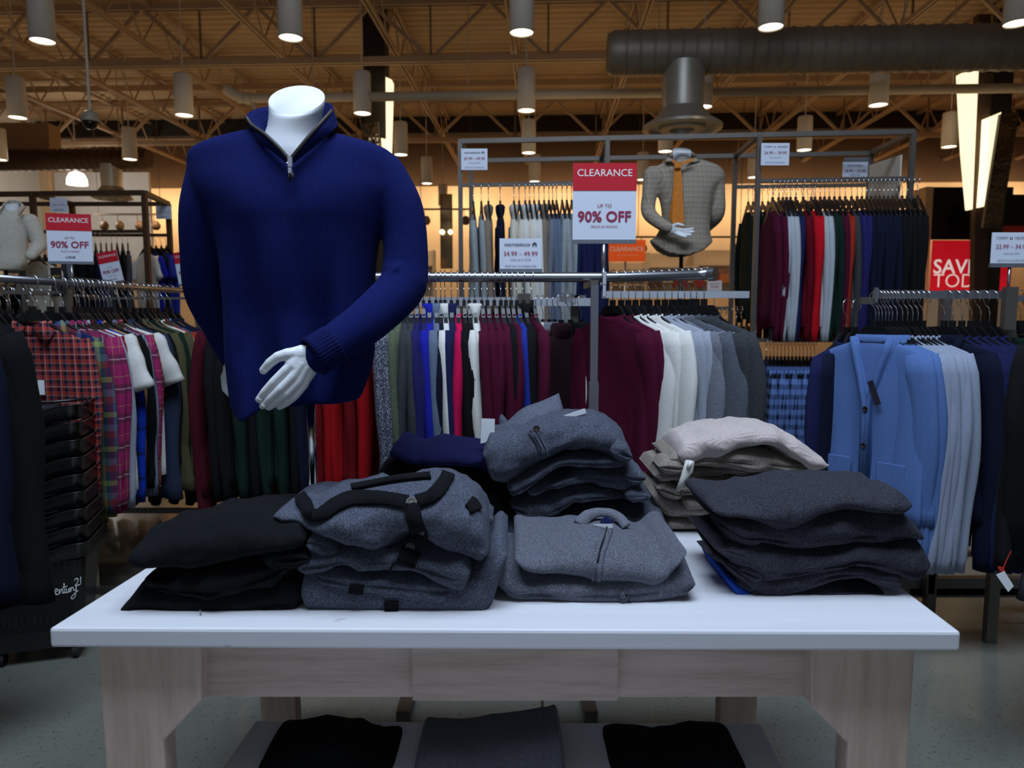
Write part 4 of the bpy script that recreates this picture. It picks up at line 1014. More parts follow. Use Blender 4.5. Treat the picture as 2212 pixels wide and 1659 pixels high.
for (x, y, Y, rx, ry, ang) in ((561, 862, 1.5437, 5.2, 6.5, 40), (569, 876, 1.5445, 5.0, 6.2, 42), (584, 879, 1.551, 4.6, 5.6, 48), (571, 799, 1.5495, 5.2, 7.5, 38)):
    m = MB(); c = P(x, y, Y); rr = []
    for (k1, dz) in ((1.0, 0.0), (0.98, -0.0012), (0.5, -0.0022)):
        rr.append([c + Vector((rx*k1*math.cos(q)*math.cos(R(ang)) - ry*k1*math.sin(q)*math.sin(R(ang)), 0, rx*k1*math.cos(q)*math.sin(R(ang)) + ry*k1*math.sin(q)*math.cos(R(ang)))) * 1.0 if False else c + Vector(((rx*math.cos(q)*math.cos(R(ang)) - ry*math.sin(q)*math.sin(R(ang)))*k1*0.00101, dz, (rx*math.cos(q)*math.sin(R(ang)) + ry*math.sin(q)*math.cos(R(ang)))*k1*0.00101)) for q in [2*math.pi*k/14 for k in range(14)]])
    m.rings(rr); m.v = sub(mq, m.v); m.build('fingernail', nm_, o, smooth=True)
# hand behind the hip
hb = [([P(503, 795, 1.93), P(493, 815, 1.92), P(492, 838, 1.91), P(500, 852, 1.90)], [0.020, 0.020, 0.016, 0.011]), ([P(512, 800, 1.92), P(505, 830, 1.905), P(514, 856, 1.895)], [0.02, 0.017, 0.01]), ([P(522, 805, 1.92), P(520, 835, 1.905), P(530, 858, 1.895)], [0.018, 0.015, 0.01]), ([P(530, 805, 1.93), P(534, 832, 1.91), P(546, 852, 1.9)], [0.016, 0.013, 0.009])]
th = ([P(505, 785, 1.92), P(492, 795, 1.90), P(489, 808, 1.895)], [0.018, 0.013, 0.010])
pm_ = [([P(515, 770, 1.94), P(508, 790, 1.93), P(505, 812, 1.92)], [0.03, 0.03, 0.028], (.6, 1))]
add_mesh('hand', hand_mesh((None, hb, th, pm_), hl, 0.003), whiteg, mq)

# ---------- second mannequin: checked shirt and orange tie ----------
Y2 = 5.0
chk = plaid('tan_check', [(0, (178, 164, 144)), (0.45, (132, 112, 98)), (0.55, (178, 164, 144)), (0.72, (214, 206, 192)), (0.8, (178, 164, 144)), (0.9, (150, 146, 150))], [(0, (182, 168, 148)), (0.42, (128, 108, 96)), (0.52, (182, 168, 148)), (0.72, (216, 208, 194)), (0.8, (182, 168, 148))], 0.034, 0.5)
mq2 = thing('torso_mannequin', 'distant headless white mannequin on a thin pole between the clothes frames', 'mannequin', (XW(1467, Y2), Y2, 0))
sh = thing('checked_shirt', 'tan and white checked long sleeve shirt on the distant mannequin', 'shirt', (XW(1473, Y2), Y2, P(1473, 555, Y2).z))
b = MB(); NS = 48
lev = [(345, 1440, 1508, 0.06), (352, 1424, 1526, 0.085), (362, 1406, 1546, 0.10), (385, 1398, 1556, 0.11), (410, 1410, 1540, 0.115), (440, 1420, 1530, 0.115), (480, 1424, 1526, 0.105), (510, 1412, 1528, 0.11), (530, 1400, 1532, 0.12), (545, 1399, 1533, 0.12), (556, 1400, 1530, 0.118)]
lv = [(i,) + l for i, l in enumerate(lev)]; rings = []
for i in range((len(lev) - 1) * 3 + 1):
    py, xl, xr, hd = curve(lv, i / 3); cx = XW((xl + xr) / 2, Y2); hw = (XW(xr, Y2) - XW(xl, Y2)) / 2; z = P(1473, py, Y2).z
    rings.append([Vector((cx + hw * math.copysign(abs(math.cos(a)) ** .85, math.cos(a)), Y2 + hd * math.sin(a) + 0.006 * noise.noise(Vector((math.cos(a) * 4, z * 9, math.sin(a) * 3))) * (1 if py > 400 else 0), z + max(0, (py - 515) / 41) * .105 * math.cos(a) ** 2)) for a in [2 * math.pi * k / NS for k in range(NS)]])
b.rings(rings)
skinlike(b, [P(1409, 378, Y2), P(1403, 420, Y2), P(1401, 458, Y2 - 0.02), P(1425, 482, Y2 - 0.12), P(1444, 492, Y2 - 0.17)], [0.062, 0.052, 0.05, 0.042, 0.036])
skinlike(b, [P(1545, 378, Y2), P(1550, 420, Y2), P(1549, 462, Y2 + 0.02), P(1528, 488, Y2 + 0.12), P(1510, 505, Y2 + 0.16)], [0.062, 0.052, 0.05, 0.042, 0.034])
me = remeshed(b, 0.011, 0.5, 2)
for v in me.vertices: v.co -= sh.location
add_mesh('shirt_body', me, chk, sh)
colr = sheet(sh, 'collar', [[P(1448, 345, 4.92), P(1446, 332, 4.98), P(1472, 324, 5.06), P(1497, 330, 4.98), P(1500, 346, 4.92)], [P(1462, 348, 4.87), P(1436, 350, 4.92), P(1472, 338, 5.09), P(1512, 348, 4.92), P(1482, 350, 4.87)]], chk, 0.006, 4)
m = MB(); m.rings([nring(P(1473, 325, Y2), 0.062, 30), nring(P(1473, 345, Y2), 0.058, 10), nring(P(1473, 372, Y2), 0.07, 0)]); m.v = sub(mq2, m.v); m.build('neck', whiteg, mq2, smooth=True)
hz = lambda x, y, Y=4.82: P(x, y, Y)
f2 = [([hz(1462, 494), hz(1478, 497, 4.80), hz(1497, 494, 4.79)], [0.012, 0.011, 0.008]), ([hz(1462, 498), hz(1480, 502, 4.80), hz(1499, 501, 4.79)], [0.012, 0.011, 0.008]), ([hz(1460, 501), hz(1476, 507, 4.80), hz(1492, 508, 4.79)], [0.012, 0.0105, 0.008]), ([hz(1458, 503), hz(1470, 509, 4.80), hz(1481, 512, 4.79)], [0.011, 0.010, 0.008])]
t2_ = ([hz(1452, 489), hz(1464, 484, 4.80), hz(1476, 487, 4.79)], [0.014, 0.011, 0.009])
p2_ = [([hz(1440, 491, 4.84), hz(1452, 495), hz(1466, 500)], [0.026, 0.032, 0.026], (.5, 1))]
add_mesh('hand', hand_mesh((None, f2, t2_, p2_), Vector(mq2.location), 0.004), whiteg, mq2)
m = MB(); m.cyl((0, 0), 0.014, 0.01, P(1467, 540, Y2).z, 12); m.build('pole', plain('pole_dark', (90, 84, 78), 0.3, 0.8), mq2, smooth=True)
m = MB(); m.cyl((0, 0), 0.16, 0, 0.012, 28); m.build('base_plate', plain('pole_dark', (90, 84, 78), 0.3, 0.8), mq2)
orange = fabric('tie_silk', (206, 124, 48), 0.3, 160, sheen=0, rough=0.5)
ti = thing('necktie', 'orange patterned necktie hanging on the checked shirt', 'tie', P(1463, 500, 4.82))
yT = 4.85
for nm, pl, off in (('tie_blade', [(1456, 362), (1471, 362), (1474, 400), (1478, 478), (1469, 492), (1452, 482), (1446, 468), (1455, 400)], 0.0), ('tail', [(1463, 400), (1474, 400), (1476, 480), (1473, 497), (1463, 490)], 0.012)):
    m = MB(); a = [P(x, y, yT + off - (0.02 if 400 < y < 470 else 0)) for x, y in pl]; m.rings([a, [p + Vector((0, 0.008, 0)) for p in a]]); m.v = sub(ti, m.v); m.build(nm, orange, ti)
m = MB(); a = [P(x, y, yT - 0.02) for x, y in ((1456, 350), (1474, 349), (1471, 363), (1458, 364))]; m.rings([a, [p + Vector((0, 0.02, 0)) for p in a]]); m.v = sub(ti, m.v); m.build('knot', orange, ti, bevel=0.004)
m = MB(); a = [P(x, y, yT - 0.01) for x, y in ((1452, 343), (1462, 352), (1460, 356), (1450, 347))]; m.rings([a, [p + Vector((0, 0.006, 0)) for p in a]]); a = [P(x, y, yT - 0.01) for x, y in ((1496, 341), (1470, 352), (1472, 357), (1500, 346))]; m.rings([a, [p + Vector((0, 0.006, 0)) for p in a]]); m.v = sub(ti, m.v); m.build('neck_loop', orange, ti)

# ---------- third mannequin, far left, white speckled shirt ----------
Y3 = 5.6
spk = fabric('speckled_white', (206, 198, 182), 0.1, 60, light=(214, 206, 192))
mq3 = thing('torso_mannequin', 'far left white mannequin with pole behind the plaid shirts', 'mannequin', (XW(24, Y3), Y3, 0))
sh3 = thing('printed_shirt', 'white speckled long sleeve shirt on the far left mannequin', 'shirt', (XW(30, Y3), Y3, P(30, 580, Y3).z))
b = MB(); lev = [(452, -2, 50, 0.06), (462, -22, 66, 0.09), (478, -40, 82, 0.11), (510, -30, 76, 0.12), (545, -24, 70, 0.115), (570, -22, 68, 0.115), (584, -14, 58, 0.11)]; lv = [(i,) + l for i, l in enumerate(lev)]; rings = []
for i in range((len(lev) - 1) * 3 + 1):
    py, xl, xr, hd = curve(lv, i / 3); cx = XW((xl + xr) / 2, Y3); hw = (XW(xr, Y3) - XW(xl, Y3)) / 2; z = P(30, py, Y3).z
    rings.append([Vector((cx + hw * math.cos(a), Y3 + hd * math.sin(a), z)) for a in [2 * math.pi * k / 40 for k in range(40)]])
b.rings(rings); skinlike(b, [P(66, 478, Y3), P(78, 505, Y3), P(86, 530, Y3)], [0.06, 0.055, 0.05]); skinlike(b, [P(86, 530, Y3), P(66, 552, Y3 - 0.1)], [0.05, 0.04])
skinlike(b, [P(-26, 478, Y3), P(-36, 520, Y3), P(-34, 560, Y3)], [0.06, 0.055, 0.05])
me = remeshed(b, 0.012, 0.5, 2)
for v in me.vertices: v.co -= sh3.location
add_mesh('shirt_body', me, spk, sh3)
sheet(sh3, 'collar', [[P(8, 440, 5.52), P(22, 432, 5.66), P(42, 436, 5.6), P(46, 452, 5.5)], [P(0, 456, 5.48), P(10, 446, 5.7), P(56, 448, 5.6), P(40, 466, 5.46)]], spk, 0.008, 4)
m = MB(); m.rings([nring(P(24, 440, Y3), 0.05, 20), nring(P(24, 470, Y3), 0.055, 0)]); m.v = sub(mq3, m.v); m.build('neck', whiteg, mq3, smooth=True)
m = MB(); m.cyl((0, 0), 0.014, 0.01, P(24, 578, Y3).z, 12); m.build('pole', plain('pole_dark', (90, 84, 78), 0.3, 0.8), mq3, smooth=True)
m = MB(); m.cyl((0, 0), 0.16, 0, 0.012, 28); m.build('base_plate', plain('pole_dark', (90, 84, 78), 0.3, 0.8), mq3)
# ================= garments and hangers =================
GM = {}
KINDS = {
    'sweater': dict(hw=.215, L=.66, sl=.62, th=.040, hem=1.03, rs=.046, rc=.036, collar='mock'),
    'turtle': dict(hw=.215, L=.68, sl=.62, th=.046, hem=1.05, rs=.048, rc=.038, collar='roll'),
    'shirt': dict(hw=.220, L=.74, sl=.66, th=.034, hem=1.05, rs=.048, rc=.034, collar='point'),
    'tee': dict(hw=.225, L=.70, sl=.22, th=.036, hem=1.02, rs=.056, rc=.062, collar='none'),
    'coat': dict(hw=.225, L=.82, sl=.66, th=.060, hem=1.25, rs=.060, rc=.050, collar='point'),
    'long': dict(hw=.215, L=.70, sl=.80, th=.042, hem=1.04, rs=.048, rc=.034, collar='mock'),
    'open': dict(hw=.215, L=.72, sl=.80, th=.050, hem=1.06, rs=.048, rc=.034, collar='vee'),
}
def garment_meshes(kind, var, fine):
    key = (kind, var, fine)
    if key in GM: return GM[key]
    k = KINDS[kind]; rnd = random.Random(hash((kind, var)) % 1000 if False else sum(map(ord, kind)) * 7 + var * 13)
    hw, L, th = k['hw'], k['L'], k['th']; NSg = 44 if fine else 22; out = []
    ph = [rnd.uniform(0, 6.3) for _ in range(6)]
    base = [(-.168, .068, .030), (-.180, .090, .034), (-.195, .130, th * .9), (-.212, hw * .82, th * .92), (-.230, hw * .95, th), (-.262, hw, th)]
    nL = 12 if fine else 6
    for i in range(1, nL + 1):
        t = i / nL; base.append((lerp(-.262, -.168 - L, t), hw * lerp(0.98, k['hem'], t), th * lerp(1.0, 1.35, t)))
    base.append((-.168 - L - .002, hw * k['hem'] * .99, th * 1.1))
    m = MB(); rings = []
    for z, w_, t_ in base:
        lo = min(1, max(0, (-z - .25) / .35)); ring = []
        for j in range(NSg):
            a = 2 * math.pi * j / NSg; x = w_ * math.copysign(abs(math.cos(a)) ** .8, math.cos(a)); y = t_ / 2 * math.copysign(abs(math.sin(a)) ** .7, math.sin(a))
            f = lo * (0.010 * math.sin(26 * x + ph[0] + 2 * z) + 0.007 * math.sin(47 * x + ph[1] - 3 * z)) + lo * 0.006 * math.sin(9 * z + ph[2])
            ring.append((x, y + f, z + (0.008 * math.sin(14 * x + ph[3]) if z < -.16 - L else 0)))
        rings.append(ring)
    m.rings(rings, cap0=False); out.append(('knit_body' if kind in ('sweater', 'turtle', 'long', 'open') else 'cloth_body', m.mesh('b', True)))
    for s in (-1, 1):
        m = MB(); sl = k['sl']; n_ = 10 if fine else 6; pts = []; rad = []
        for i in range(n_ + 1):
            t = i / n_; bulge = math.sin(math.pi * min(1, t * 1.15)) * .016
            if kind == 'tee': px_ = hw - .03 + .085 * t
            else: px_ = hw - (.046 if kind in ('open', 'long') else .036) + bulge + .02 * min(1, t * 4)
            pts.append((s * px_, -0.006 + 0.012 * math.sin(3 * t + ph[4 + (s > 0)]), -.222 - sl * t)); rad.append(lerp(k['rs'], k['rc'], t) * (1 + .07 * math.sin(13 * t + ph[4])) * (0.75 if i == 0 else 1))
        if kind not in ('tee',):
            p = pts[-1]; pts.append((p[0], p[1], p[2] - .012)); rad.append(rad[-1] * .86); pts.append((p[0], p[1], p[2] - .06)); rad.append(rad[-1] * .95)
        m.tube(pts, rad, 16 if fine else 10, flat=(.55, 1.0)); out.append(('sleeve', m.mesh('s', True)))
    c = k['collar']
    if c != 'none' and (fine or c == 'roll'):
        m = MB(); el = lambda w_, d_, z, dip=0: [(w_ * math.cos(2*math.pi*j/28), d_ * math.sin(2*math.pi*j/28), z - dip * max(0, -math.sin(2*math.pi*j/28))) for j in range(28)]
        if c == 'mock': m.rings([el(.072, .018, -.176, .012), el(.073, .022, -.152, .012), el(.066, .019, -.152, .012), el(.064, .015, -.172, .012)], False, False)
        elif c == 'roll': m.rings([el(.070, .020, -.18), el(.064, .030, -.150), el(.060, .034, -.120), el(.048, .026, -.108), el(.044, .02, -.125)], False, False)
        elif c == 'point':
            m.rings([el(.078, .020, -.182, .02), el(.072, .026, -.148, .02), el(.066, .024, -.148, .02), el(.07, .022, -.17, .02)], False, False)
            for s in (-1, 1):
                m.rings([[(s*.014, -.030, -.170), (s*.066, -.024, -.146), (s*.098, -.026, -.192), (s*.070, -.036, -.245)], [(s*.014, -.025, -.172), (s*.066, -.018, -.148), (s*.098, -.020, -.194), (s*.070, -.031, -.246)]])
        elif c == 'vee':
            m.rings([el(.082, .020, -.180), el(.078, .026, -.150), el(.070, .024, -.150), el(.07, .02, -.172)], False, False)
            for s in (-1, 1): m.tube([(s*.076, -.026, -.160), (s*.062, -.033, -.22), (s*.034, -.037, -.32), (s*.008, -.040, -.43), (s*.004, -.040, -.85)], [.014, .015, .015, .014, .014], 10, flat=(1, .35) if False else (.9, .9))
        out.append(('collar', m.mesh('c', True)))
    GM[key] = out
    return out
HM = {}
def hanger_meshes(fine):
    if fine in HM: return HM[fine]
    m = MB(); seg = 8 if fine else 5
    m.tube([(.024, 0, -.022), (.029, 0, -.006), (.024, 0, .016), (.008, 0, .028), (-.010, 0, .027), (-.025, 0, .014), (-.029, 0, -.006), (-.020, 0, -.028), (-.006, 0, -.042), (0, 0, -.060), (0, 0, -.106)], .0019 if fine else .0026, seg)
    hk = m.mesh('hk', True)
    m = MB()
    m.box(-.011, .011, -.007, .007, -.118, -.094)
    if fine:
        prof = [(-.200, -.236), (-.14, -.205), (-.075, -.166), (-.052, -.130), (-.040, -.118), (.040, -.118), (.052, -.130), (.075, -.166), (.14, -.205), (.200, -.236)]
        n_ = len(prof); under = [(x * .97, z - (.030 if abs(x) < .1 else .022)) for x, z in prof]; under[4] = (-.03, -.150); under[5] = (.03, -.150)
        rings = []
        for (x, z), (ux, uz) in zip(prof, under): rings.append([(x, -.0075, z), (x, .0075, z), (ux, .0045, uz), (ux, -.0045, uz)])
        m.rings(rings)
    else:
        m.rings([[(-.2, -.006, -.236), (-.2, .006, -.236), (-.2, .004, -.25), (-.2, -.004, -.25)], [(-.045, -.006, -.118), (-.045, .006, -.118), (-.04, .004, -.155), (-.04, -.004, -.155)], [(.045, -.006, -.118), (.045, .006, -.118), (.04, .004, -.155), (.04, -.004, -.155)], [(.2, -.006, -.236), (.2, .006, -.236), (.2, .004, -.25), (.2, -.004, -.25)]])
    hb_ = m.mesh('hb')
    HM[fine] = [('hook', hk), ('hanger_frame', hb_)]
    return HM[fine]
hookm = plain('hook_chrome', (205, 205, 208), 0.2, 1.0); hangb = plain('hanger_black', (16, 16, 19), 0.42, vary=0.02)
def inst(name, me, mat, parent):
    o = bpy.data.objects.new(name, me); col.objects.link(o); o.parent = parent
    if not me.materials: me.materials.append(mat)
    o.material_slots[0].link = 'OBJECT'; o.material_slots[0].material = mat
    return o
COLS = {
    'burgundy': (74, 14, 40), 'plum': (50, 28, 36), 'white': (214, 212, 206), 'cream': (206, 198, 182), 'pale grey': (150, 156, 168), 'grey': (112, 116, 126), 'slate grey': (84, 88, 98), 'charcoal': (58, 60, 64),
    'black': (19, 19, 21), 'navy': (28, 32, 70), 'dark navy': (18, 22, 42), 'royal blue': (34, 48, 138), 'cobalt blue': (30, 34, 150), 'hot pink': (196, 20, 78), 'olive': (78, 74, 50), 'moss green': (84, 92, 74), 'dark green': (20, 38, 32),
    'red': (150, 14, 20), 'dark red': (100, 12, 18), 'bright red': (186, 18, 32), 'wine': (64, 12, 24), 'light blue': (86, 114, 168), 'frost grey': (146, 154, 174), 'tan': (132, 118, 104), 'camel': (168, 128, 84), 'silver grey': (144, 150, 152), 'rust orange': (150, 44, 28),
    'maroon': (118, 16, 36), 'indigo': (36, 34, 88), 'ice grey': (168, 174, 180), 'steel blue': (96, 108, 128), 'dusk navy': (40, 50, 70), 'deep red': (92, 10, 26),
}
def fmat(c):
    hv = 0.3 if c in ('grey', 'slate grey', 'charcoal', 'silver grey', 'moss green', 'steel blue') else 0.1
    return fabric('cloth_' + c.replace(' ', '_'), COLS[c], hv, 300, sheen=0.12)
PL = {
    'red plaid': plaid('red_plaid', [(0, (176, 60, 50)), (.22, (26, 30, 56)), (.42, (176, 60, 50)), (.5, (210, 200, 190)), (.54, (176, 60, 50)), (.72, (26, 30, 56)), (.9, (90, 104, 116))], [(0, (176, 60, 50)), (.25, (24, 28, 52)), (.45, (176, 60, 50)), (.52, (210, 204, 190)), (.56, (150, 50, 46)), (.75, (24, 28, 52)), (.95, (150, 140, 120))], 0.062),
    'multicolour plaid': plaid('multi_plaid', [(0, (34, 46, 96)), (.25, (150, 158, 92)), (.4, (60, 84, 70)), (.55, (128, 44, 62)), (.75, (104, 124, 152)), (.88, (34, 46, 96))], [(0, (34, 46, 96)), (.2, (140, 150, 88)), (.35, (34, 46, 96)), (.6, (134, 46, 62)), (.8, (90, 110, 140))], 0.14),
    'magenta plaid': plaid('magenta_plaid', [(0, (168, 44, 104)), (.3, (34, 50, 44)), (.45, (216, 206, 216)), (.48, (34, 50, 44)), (.6, (168, 44, 104)), (.8, (200, 176, 90)), (.82, (168, 44, 104))], [(0, (168, 44, 104)), (.28, (36, 50, 46)), (.42, (216, 206, 216)), (.46, (36, 50, 46)), (.6, (168, 44, 104)), (.85, (200, 176, 90)), (.87, (168, 44, 104))], 0.12),
    'blue plaid': plaid('blue_plaid', [(0, (22, 60, 190)), (.35, (16, 26, 60)), (.5, (22, 60, 190)), (.56, (10, 14, 30)), (.6, (22, 60, 190)), (.8, (16, 40, 50))], [(0, (22, 60, 190)), (.3, (14, 22, 50)), (.5, (22, 60, 190)), (.58, (10, 14, 30)), (.62, (22, 60, 190))], 0.11),
    'blue block check': plaid('block_check', [(0, (104, 134, 196)), (.5, (10, 12, 20)), (.96, (104, 134, 196))], [(0, (104, 134, 196)), (.5, (10, 12, 20)), (.9, (40, 60, 100))], 0.075),
    'green striped': plaid('green_stripe', [(0, (20, 40, 36)), (.5, (24, 46, 40))], [(0, (18, 36, 34)), (.5, (34, 58, 50)), (.6, (18, 36, 34))], 0.035, 0.8),
    'blue pinstripe': plaid('pinstripe', [(0, (150, 160, 176)), (.3, (50, 60, 86)), (.6, (150, 160, 176))], [(0, (120, 130, 150)), (.5, (110, 120, 140))], 0.02, 0.3),
    'speckled knit': fabric('speckled_knit', (70, 74, 92), 0.8, 160, light=(190, 190, 196)),
    'dotted denim': fabric('dotted_denim', (26, 50, 92), 0.3, 60, light=(150, 170, 190)),
}
ORD = ['first', 'second', 'third', 'fourth', 'fifth', 'sixth', 'seventh', 'eighth', 'ninth', 'tenth', 'eleventh', 'twelfth', 'thirteenth', 'fourteenth', 'fifteenth', 'sixteenth']
NUM = ['zero', 'one', 'two', 'three', 'four', 'five', 'six', 'seven', 'eight', 'nine', 'ten', 'eleven', 'twelve', 'thirteen', 'fourteen', 'fifteen', 'sixteen']
NAMES = {'sweater': ('hanging_sweater', 'sweater', 'sweater'), 'turtle': ('hanging_turtleneck', 'turtleneck', 'sweater'), 'shirt': ('hanging_shirt', 'shirt', 'shirt'), 'tee': ('hanging_tee', 'tee', 'shirt'), 'coat': ('hanging_coat', 'coat', 'coat'), 'long': ('hanging_sweater', 'sweater', 'sweater'), 'open': ('hanging_cardigan', 'cardigan', 'cardigan')}
def hang(items, where, ends='from left', fine=True, grp=None, scale=1.0, gscale=None):
    """items: (colour, kind, x, y, z_rail, angle, [extra scale z])"""
    count = {}
    for it in items: count[(it[0], NAMES[it[1]][1])] = count.get((it[0], NAMES[it[1]][1]), 0) + 1
    seen = {}; res = []
    rj = random.Random(len(items) * 3 + len(where))
    for i, it in enumerate(items):
        c, kind, x, y, z, ang = it[:6]; ang += (rj.uniform(-3.5, 3.5) if 25 < abs(ang) < 70 else rj.uniform(-.8, .8)) if i else 0; zs = it[6] if len(it) > 6 else 1.0; xs = it[7] if len(it) > 7 else 1.0
        nm, noun, cat = NAMES[kind]; key = (c, noun); k = seen.get(key, 0); seen[key] = k + 1
        lab = '%s %s %s' % (c, noun, where)
        if count[key] > 1: lab += ', %s of %s %s' % (ORD[k], NUM[count[key]] if count[key] < len(NUM) else 'many', ends)
        t = thing(nm, lab, cat, (x, y, z), R(ang), grp or ('garments ' + where))
        t.scale = (scale * xs, scale, scale * zs)
        mat = PL[c] if c in PL else fmat(c)
        for pn, me in garment_meshes(kind, i % 3, fine): inst(pn, me, mat, t)
        h = thing('clothes_hanger', 'hanger of the ' + lab, 'hanger', (x, y, z), R(ang), 'hangers ' + where)
        h.scale = (scale, scale, scale)
        for pn, me in hanger_meshes(fine): inst(pn, me, hookm if pn == 'hook' else hangb, h)
        res.append(t)
    return res
steel = plain('brushed_steel', (150, 152, 158), 0.3, 0.9, vary=0.05, vscale=4); flatbar = plain('satin_bar', (196, 200, 208), 0.35, 0.5); framem = plain('frame_steel', (104, 98, 92), 0.45, 0.6); framebr = plain('frame_bronze', (78, 54, 36), 0.5, 0.4)
def px2x(px, Y): return XW(px, Y)

# ---- central rack ----
RZ = 1.546
def rail_Y(px): return 3.0 if px < 1290 else 3.0 - 0.22 * ((px - 1290) / 235.0) ** 1.4
t = thing('clothes_rack', 'round silver rail rack behind the table with knitwear, carrying the red clearance sign', 'clothes rack', (px2x(1283, 2.95), 2.95, 0))
m = MB(); pp = [Vector((px2x(px, rail_Y(px)), rail_Y(px), RZ)) for px in list(range(500, 1290, 80)) + list(range(1290, 1526, 24)) + [1528]]
m.tube(rel(t, pp), 0.0205, 20); m.build('rail', steel, t, smooth=True)
e = pp[-1]; m = MB(); m.tube(rel(t, [e, e + (e - pp[-2]).normalized() * 0.025]), 0.026, 20); m.build('end_cap', steel, t, smooth=True, auto=True)
m = MB(); x = px2x(1283, 2.70); m.box(x - .014, x + .014, 2.69, 2.71, P(1283, 828, 2.7).z, P(1283, 616, 2.7).z); m.v = rel(t, m.v); m.build('upright', plain('upright_grey', (112, 110, 116), 0.45, 0.5), t)
m = MB(); m.box(x - .018, x + .018, 2.685, 2.715, 0.04, P(1283, 828, 2.7).z + 0.005); m.v = rel(t, m.v); m.build('upright_sleeve', plain('upright_grey', (112, 110, 116), 0.45, 0.5), t)
m = MB(); m.box(x - .014, x + .014, 2.70, 2.98, RZ - .05, RZ - .025); m.v = rel(t, m.v); m.build('bracket', framem, t)
m = MB(); x2 = px2x(520, 3.0); m.box(x2 - .015, x2 + .015, 2.985, 3.015, 0.04, RZ - .02); m.v = rel(t, m.v); m.build('upright', framem, t)
for pxx in (877, 1272):
    x3 = px2x(pxx, 2.5); m = MB(); m.box(x3 - .022, x3 + .022, 2.30, 3.3, 0.0, 0.05); m.v = rel(t, m.v); m.build('base_bar', framem, t)
m = MB(); m.box(px2x(520, 3.0) - .02, px2x(1272, 2.5) + .02, 2.96, 3.0, 0.0, 0.04); m.v = rel(t, m.v); m.build('base_bar', framem, t)
A = []
def add(c, kind, px, ang=None, Y=None, **k):
    Y_ = Y or rail_Y(px); A.append((c, kind, px2x(px, Y_), Y_, RZ, ang if ang is not None else -84))
for c, kind, px, ang in [('wine', 'long', 512, -112), ('black', 'sweater', 534, -108), ('black', 'sweater', 556, -106), ('dark green', 'sweater', 580, -104), ('black', 'sweater', 604, -102), ('dark green', 'sweater', 628, -100), ('dark green', 'sweater', 652, -98), ('black', 'sweater', 676, -96), ('dark navy', 'sweater', 698, -95),
    ('dark red', 'sweater', 718, -94), ('red', 'sweater', 738, -93), ('red', 'sweater', 760, -92), ('dark red', 'sweater', 780, -91), ('red', 'sweater', 800, -90), ('speckled knit', 'turtle', 834, -84), ('speckled knit', 'turtle', 846, -84), ('moss green', 'turtle', 862, -83), ('charcoal', 'sweater', 876, -83), ('charcoal', 'sweater', 889, -83), ('indigo', 'sweater', 903, -84), ('indigo', 'sweater', 916, -83), ('cobalt blue', 'turtle', 929, -84), ('steel blue', 'turtle', 943, -83),
    ('dark navy', 'sweater', 953, -83), ('white', 'turtle', 962, -83), ('navy', 'turtle', 976, -84), ('hot pink', 'sweater', 989, -84), ('black', 'sweater', 1003, -84), ('black', 'sweater', 1014, -84), ('white', 'turtle', 1026, -84), ('burgundy', 'sweater', 1041, -82), ('burgundy', 'sweater', 1053, -82), ('burgundy', 'sweater', 1068, -81), ('burgundy', 'sweater', 1082, -80), ('black', 'sweater', 1093, -80), ('burgundy', 'sweater', 1104, -79), ('royal blue', 'sweater', 1116, -79), ('black', 'turtle', 1130, -78), ('burgundy', 'sweater', 1148, -76)]:
    add(c, kind, px, ang)
hang(A, 'on the central rail', 'from left')
A = []
for i, (c, kind, px, ang) in enumerate([('burgundy', 'sweater', 1322, -52), ('burgundy', 'sweater', 1340, -52), ('white', 'sweater', 1356, -52), ('white', 'sweater', 1371, -51), ('white', 'sweater', 1387, -51), ('white', 'sweater', 1401, -50), ('pale grey', 'sweater', 1418, -50), ('pale grey', 'sweater', 1434, -49), ('grey', 'sweater', 1449, -48), ('grey', 'sweater', 1462, -47), ('slate grey', 'sweater', 1476, -46), ('slate grey', 'sweater', 1489, -44), ('charcoal', 'sweater', 1502, -43), ('charcoal', 'sweater', 1518, -40)]):
    add(c, kind, px, ang)
hang(A, "on the curved rail end", 'from left')
# rack behind it: flat pale arms
t = thing('clothes_rack', 'four way rack with pale flat arms half hidden behind the round silver rail', 'clothes rack', (px2x(1240, 3.75), 3.75, 0))
def fbar(px0, px1, py0, py1, Y, nm='arm', mat=flatbar, dep=.03):
    a = P(px0, py0, Y); b = P(px1, py1, Y); a.x = P(px0, min(py0 + 60, (py0 + py1) / 2), Y).x; b.x = P(px1, min(py0 + 60, (py0 + py1) / 2), Y).x; b.z = max(b.z, 0); m = MB(); m.box(a.x, b.x, Y - dep/2, Y + dep/2, b.z, a.z); m.v = rel(t, m.v); return m.build(nm, mat, t)
fbar(890, 1118, 642, 661, 3.7); fbar(1146, 1292, 644, 661, 3.7); fbar(1118, 1146, 634, 700, 3.72, 'bracket', framem); fbar(1300, 1617, 629, 644, 3.9)
m = MB(); x = px2x(1240, 3.75); m.box(x - .02, x + .02, 3.73, 3.77, .0, 1.49); m.v = rel(t, m.v); m.build('upright', framem, t)
m = MB(); m.box(x - .5, x + .5, 3.72, 3.78, 0, .04); m.box(x - .03, x + .03, 3.3, 4.2, 0, .04); m.v = rel(t, m.v); m.build('base', framem, t)
m = MB(); m.box(x, x + .06, 3.73, 3.92, 1.46, 1.49); m.v = rel(t, m.v); m.build('bracket', framem, t)
z4 = P(1200, 645, 3.7).z - 0.012
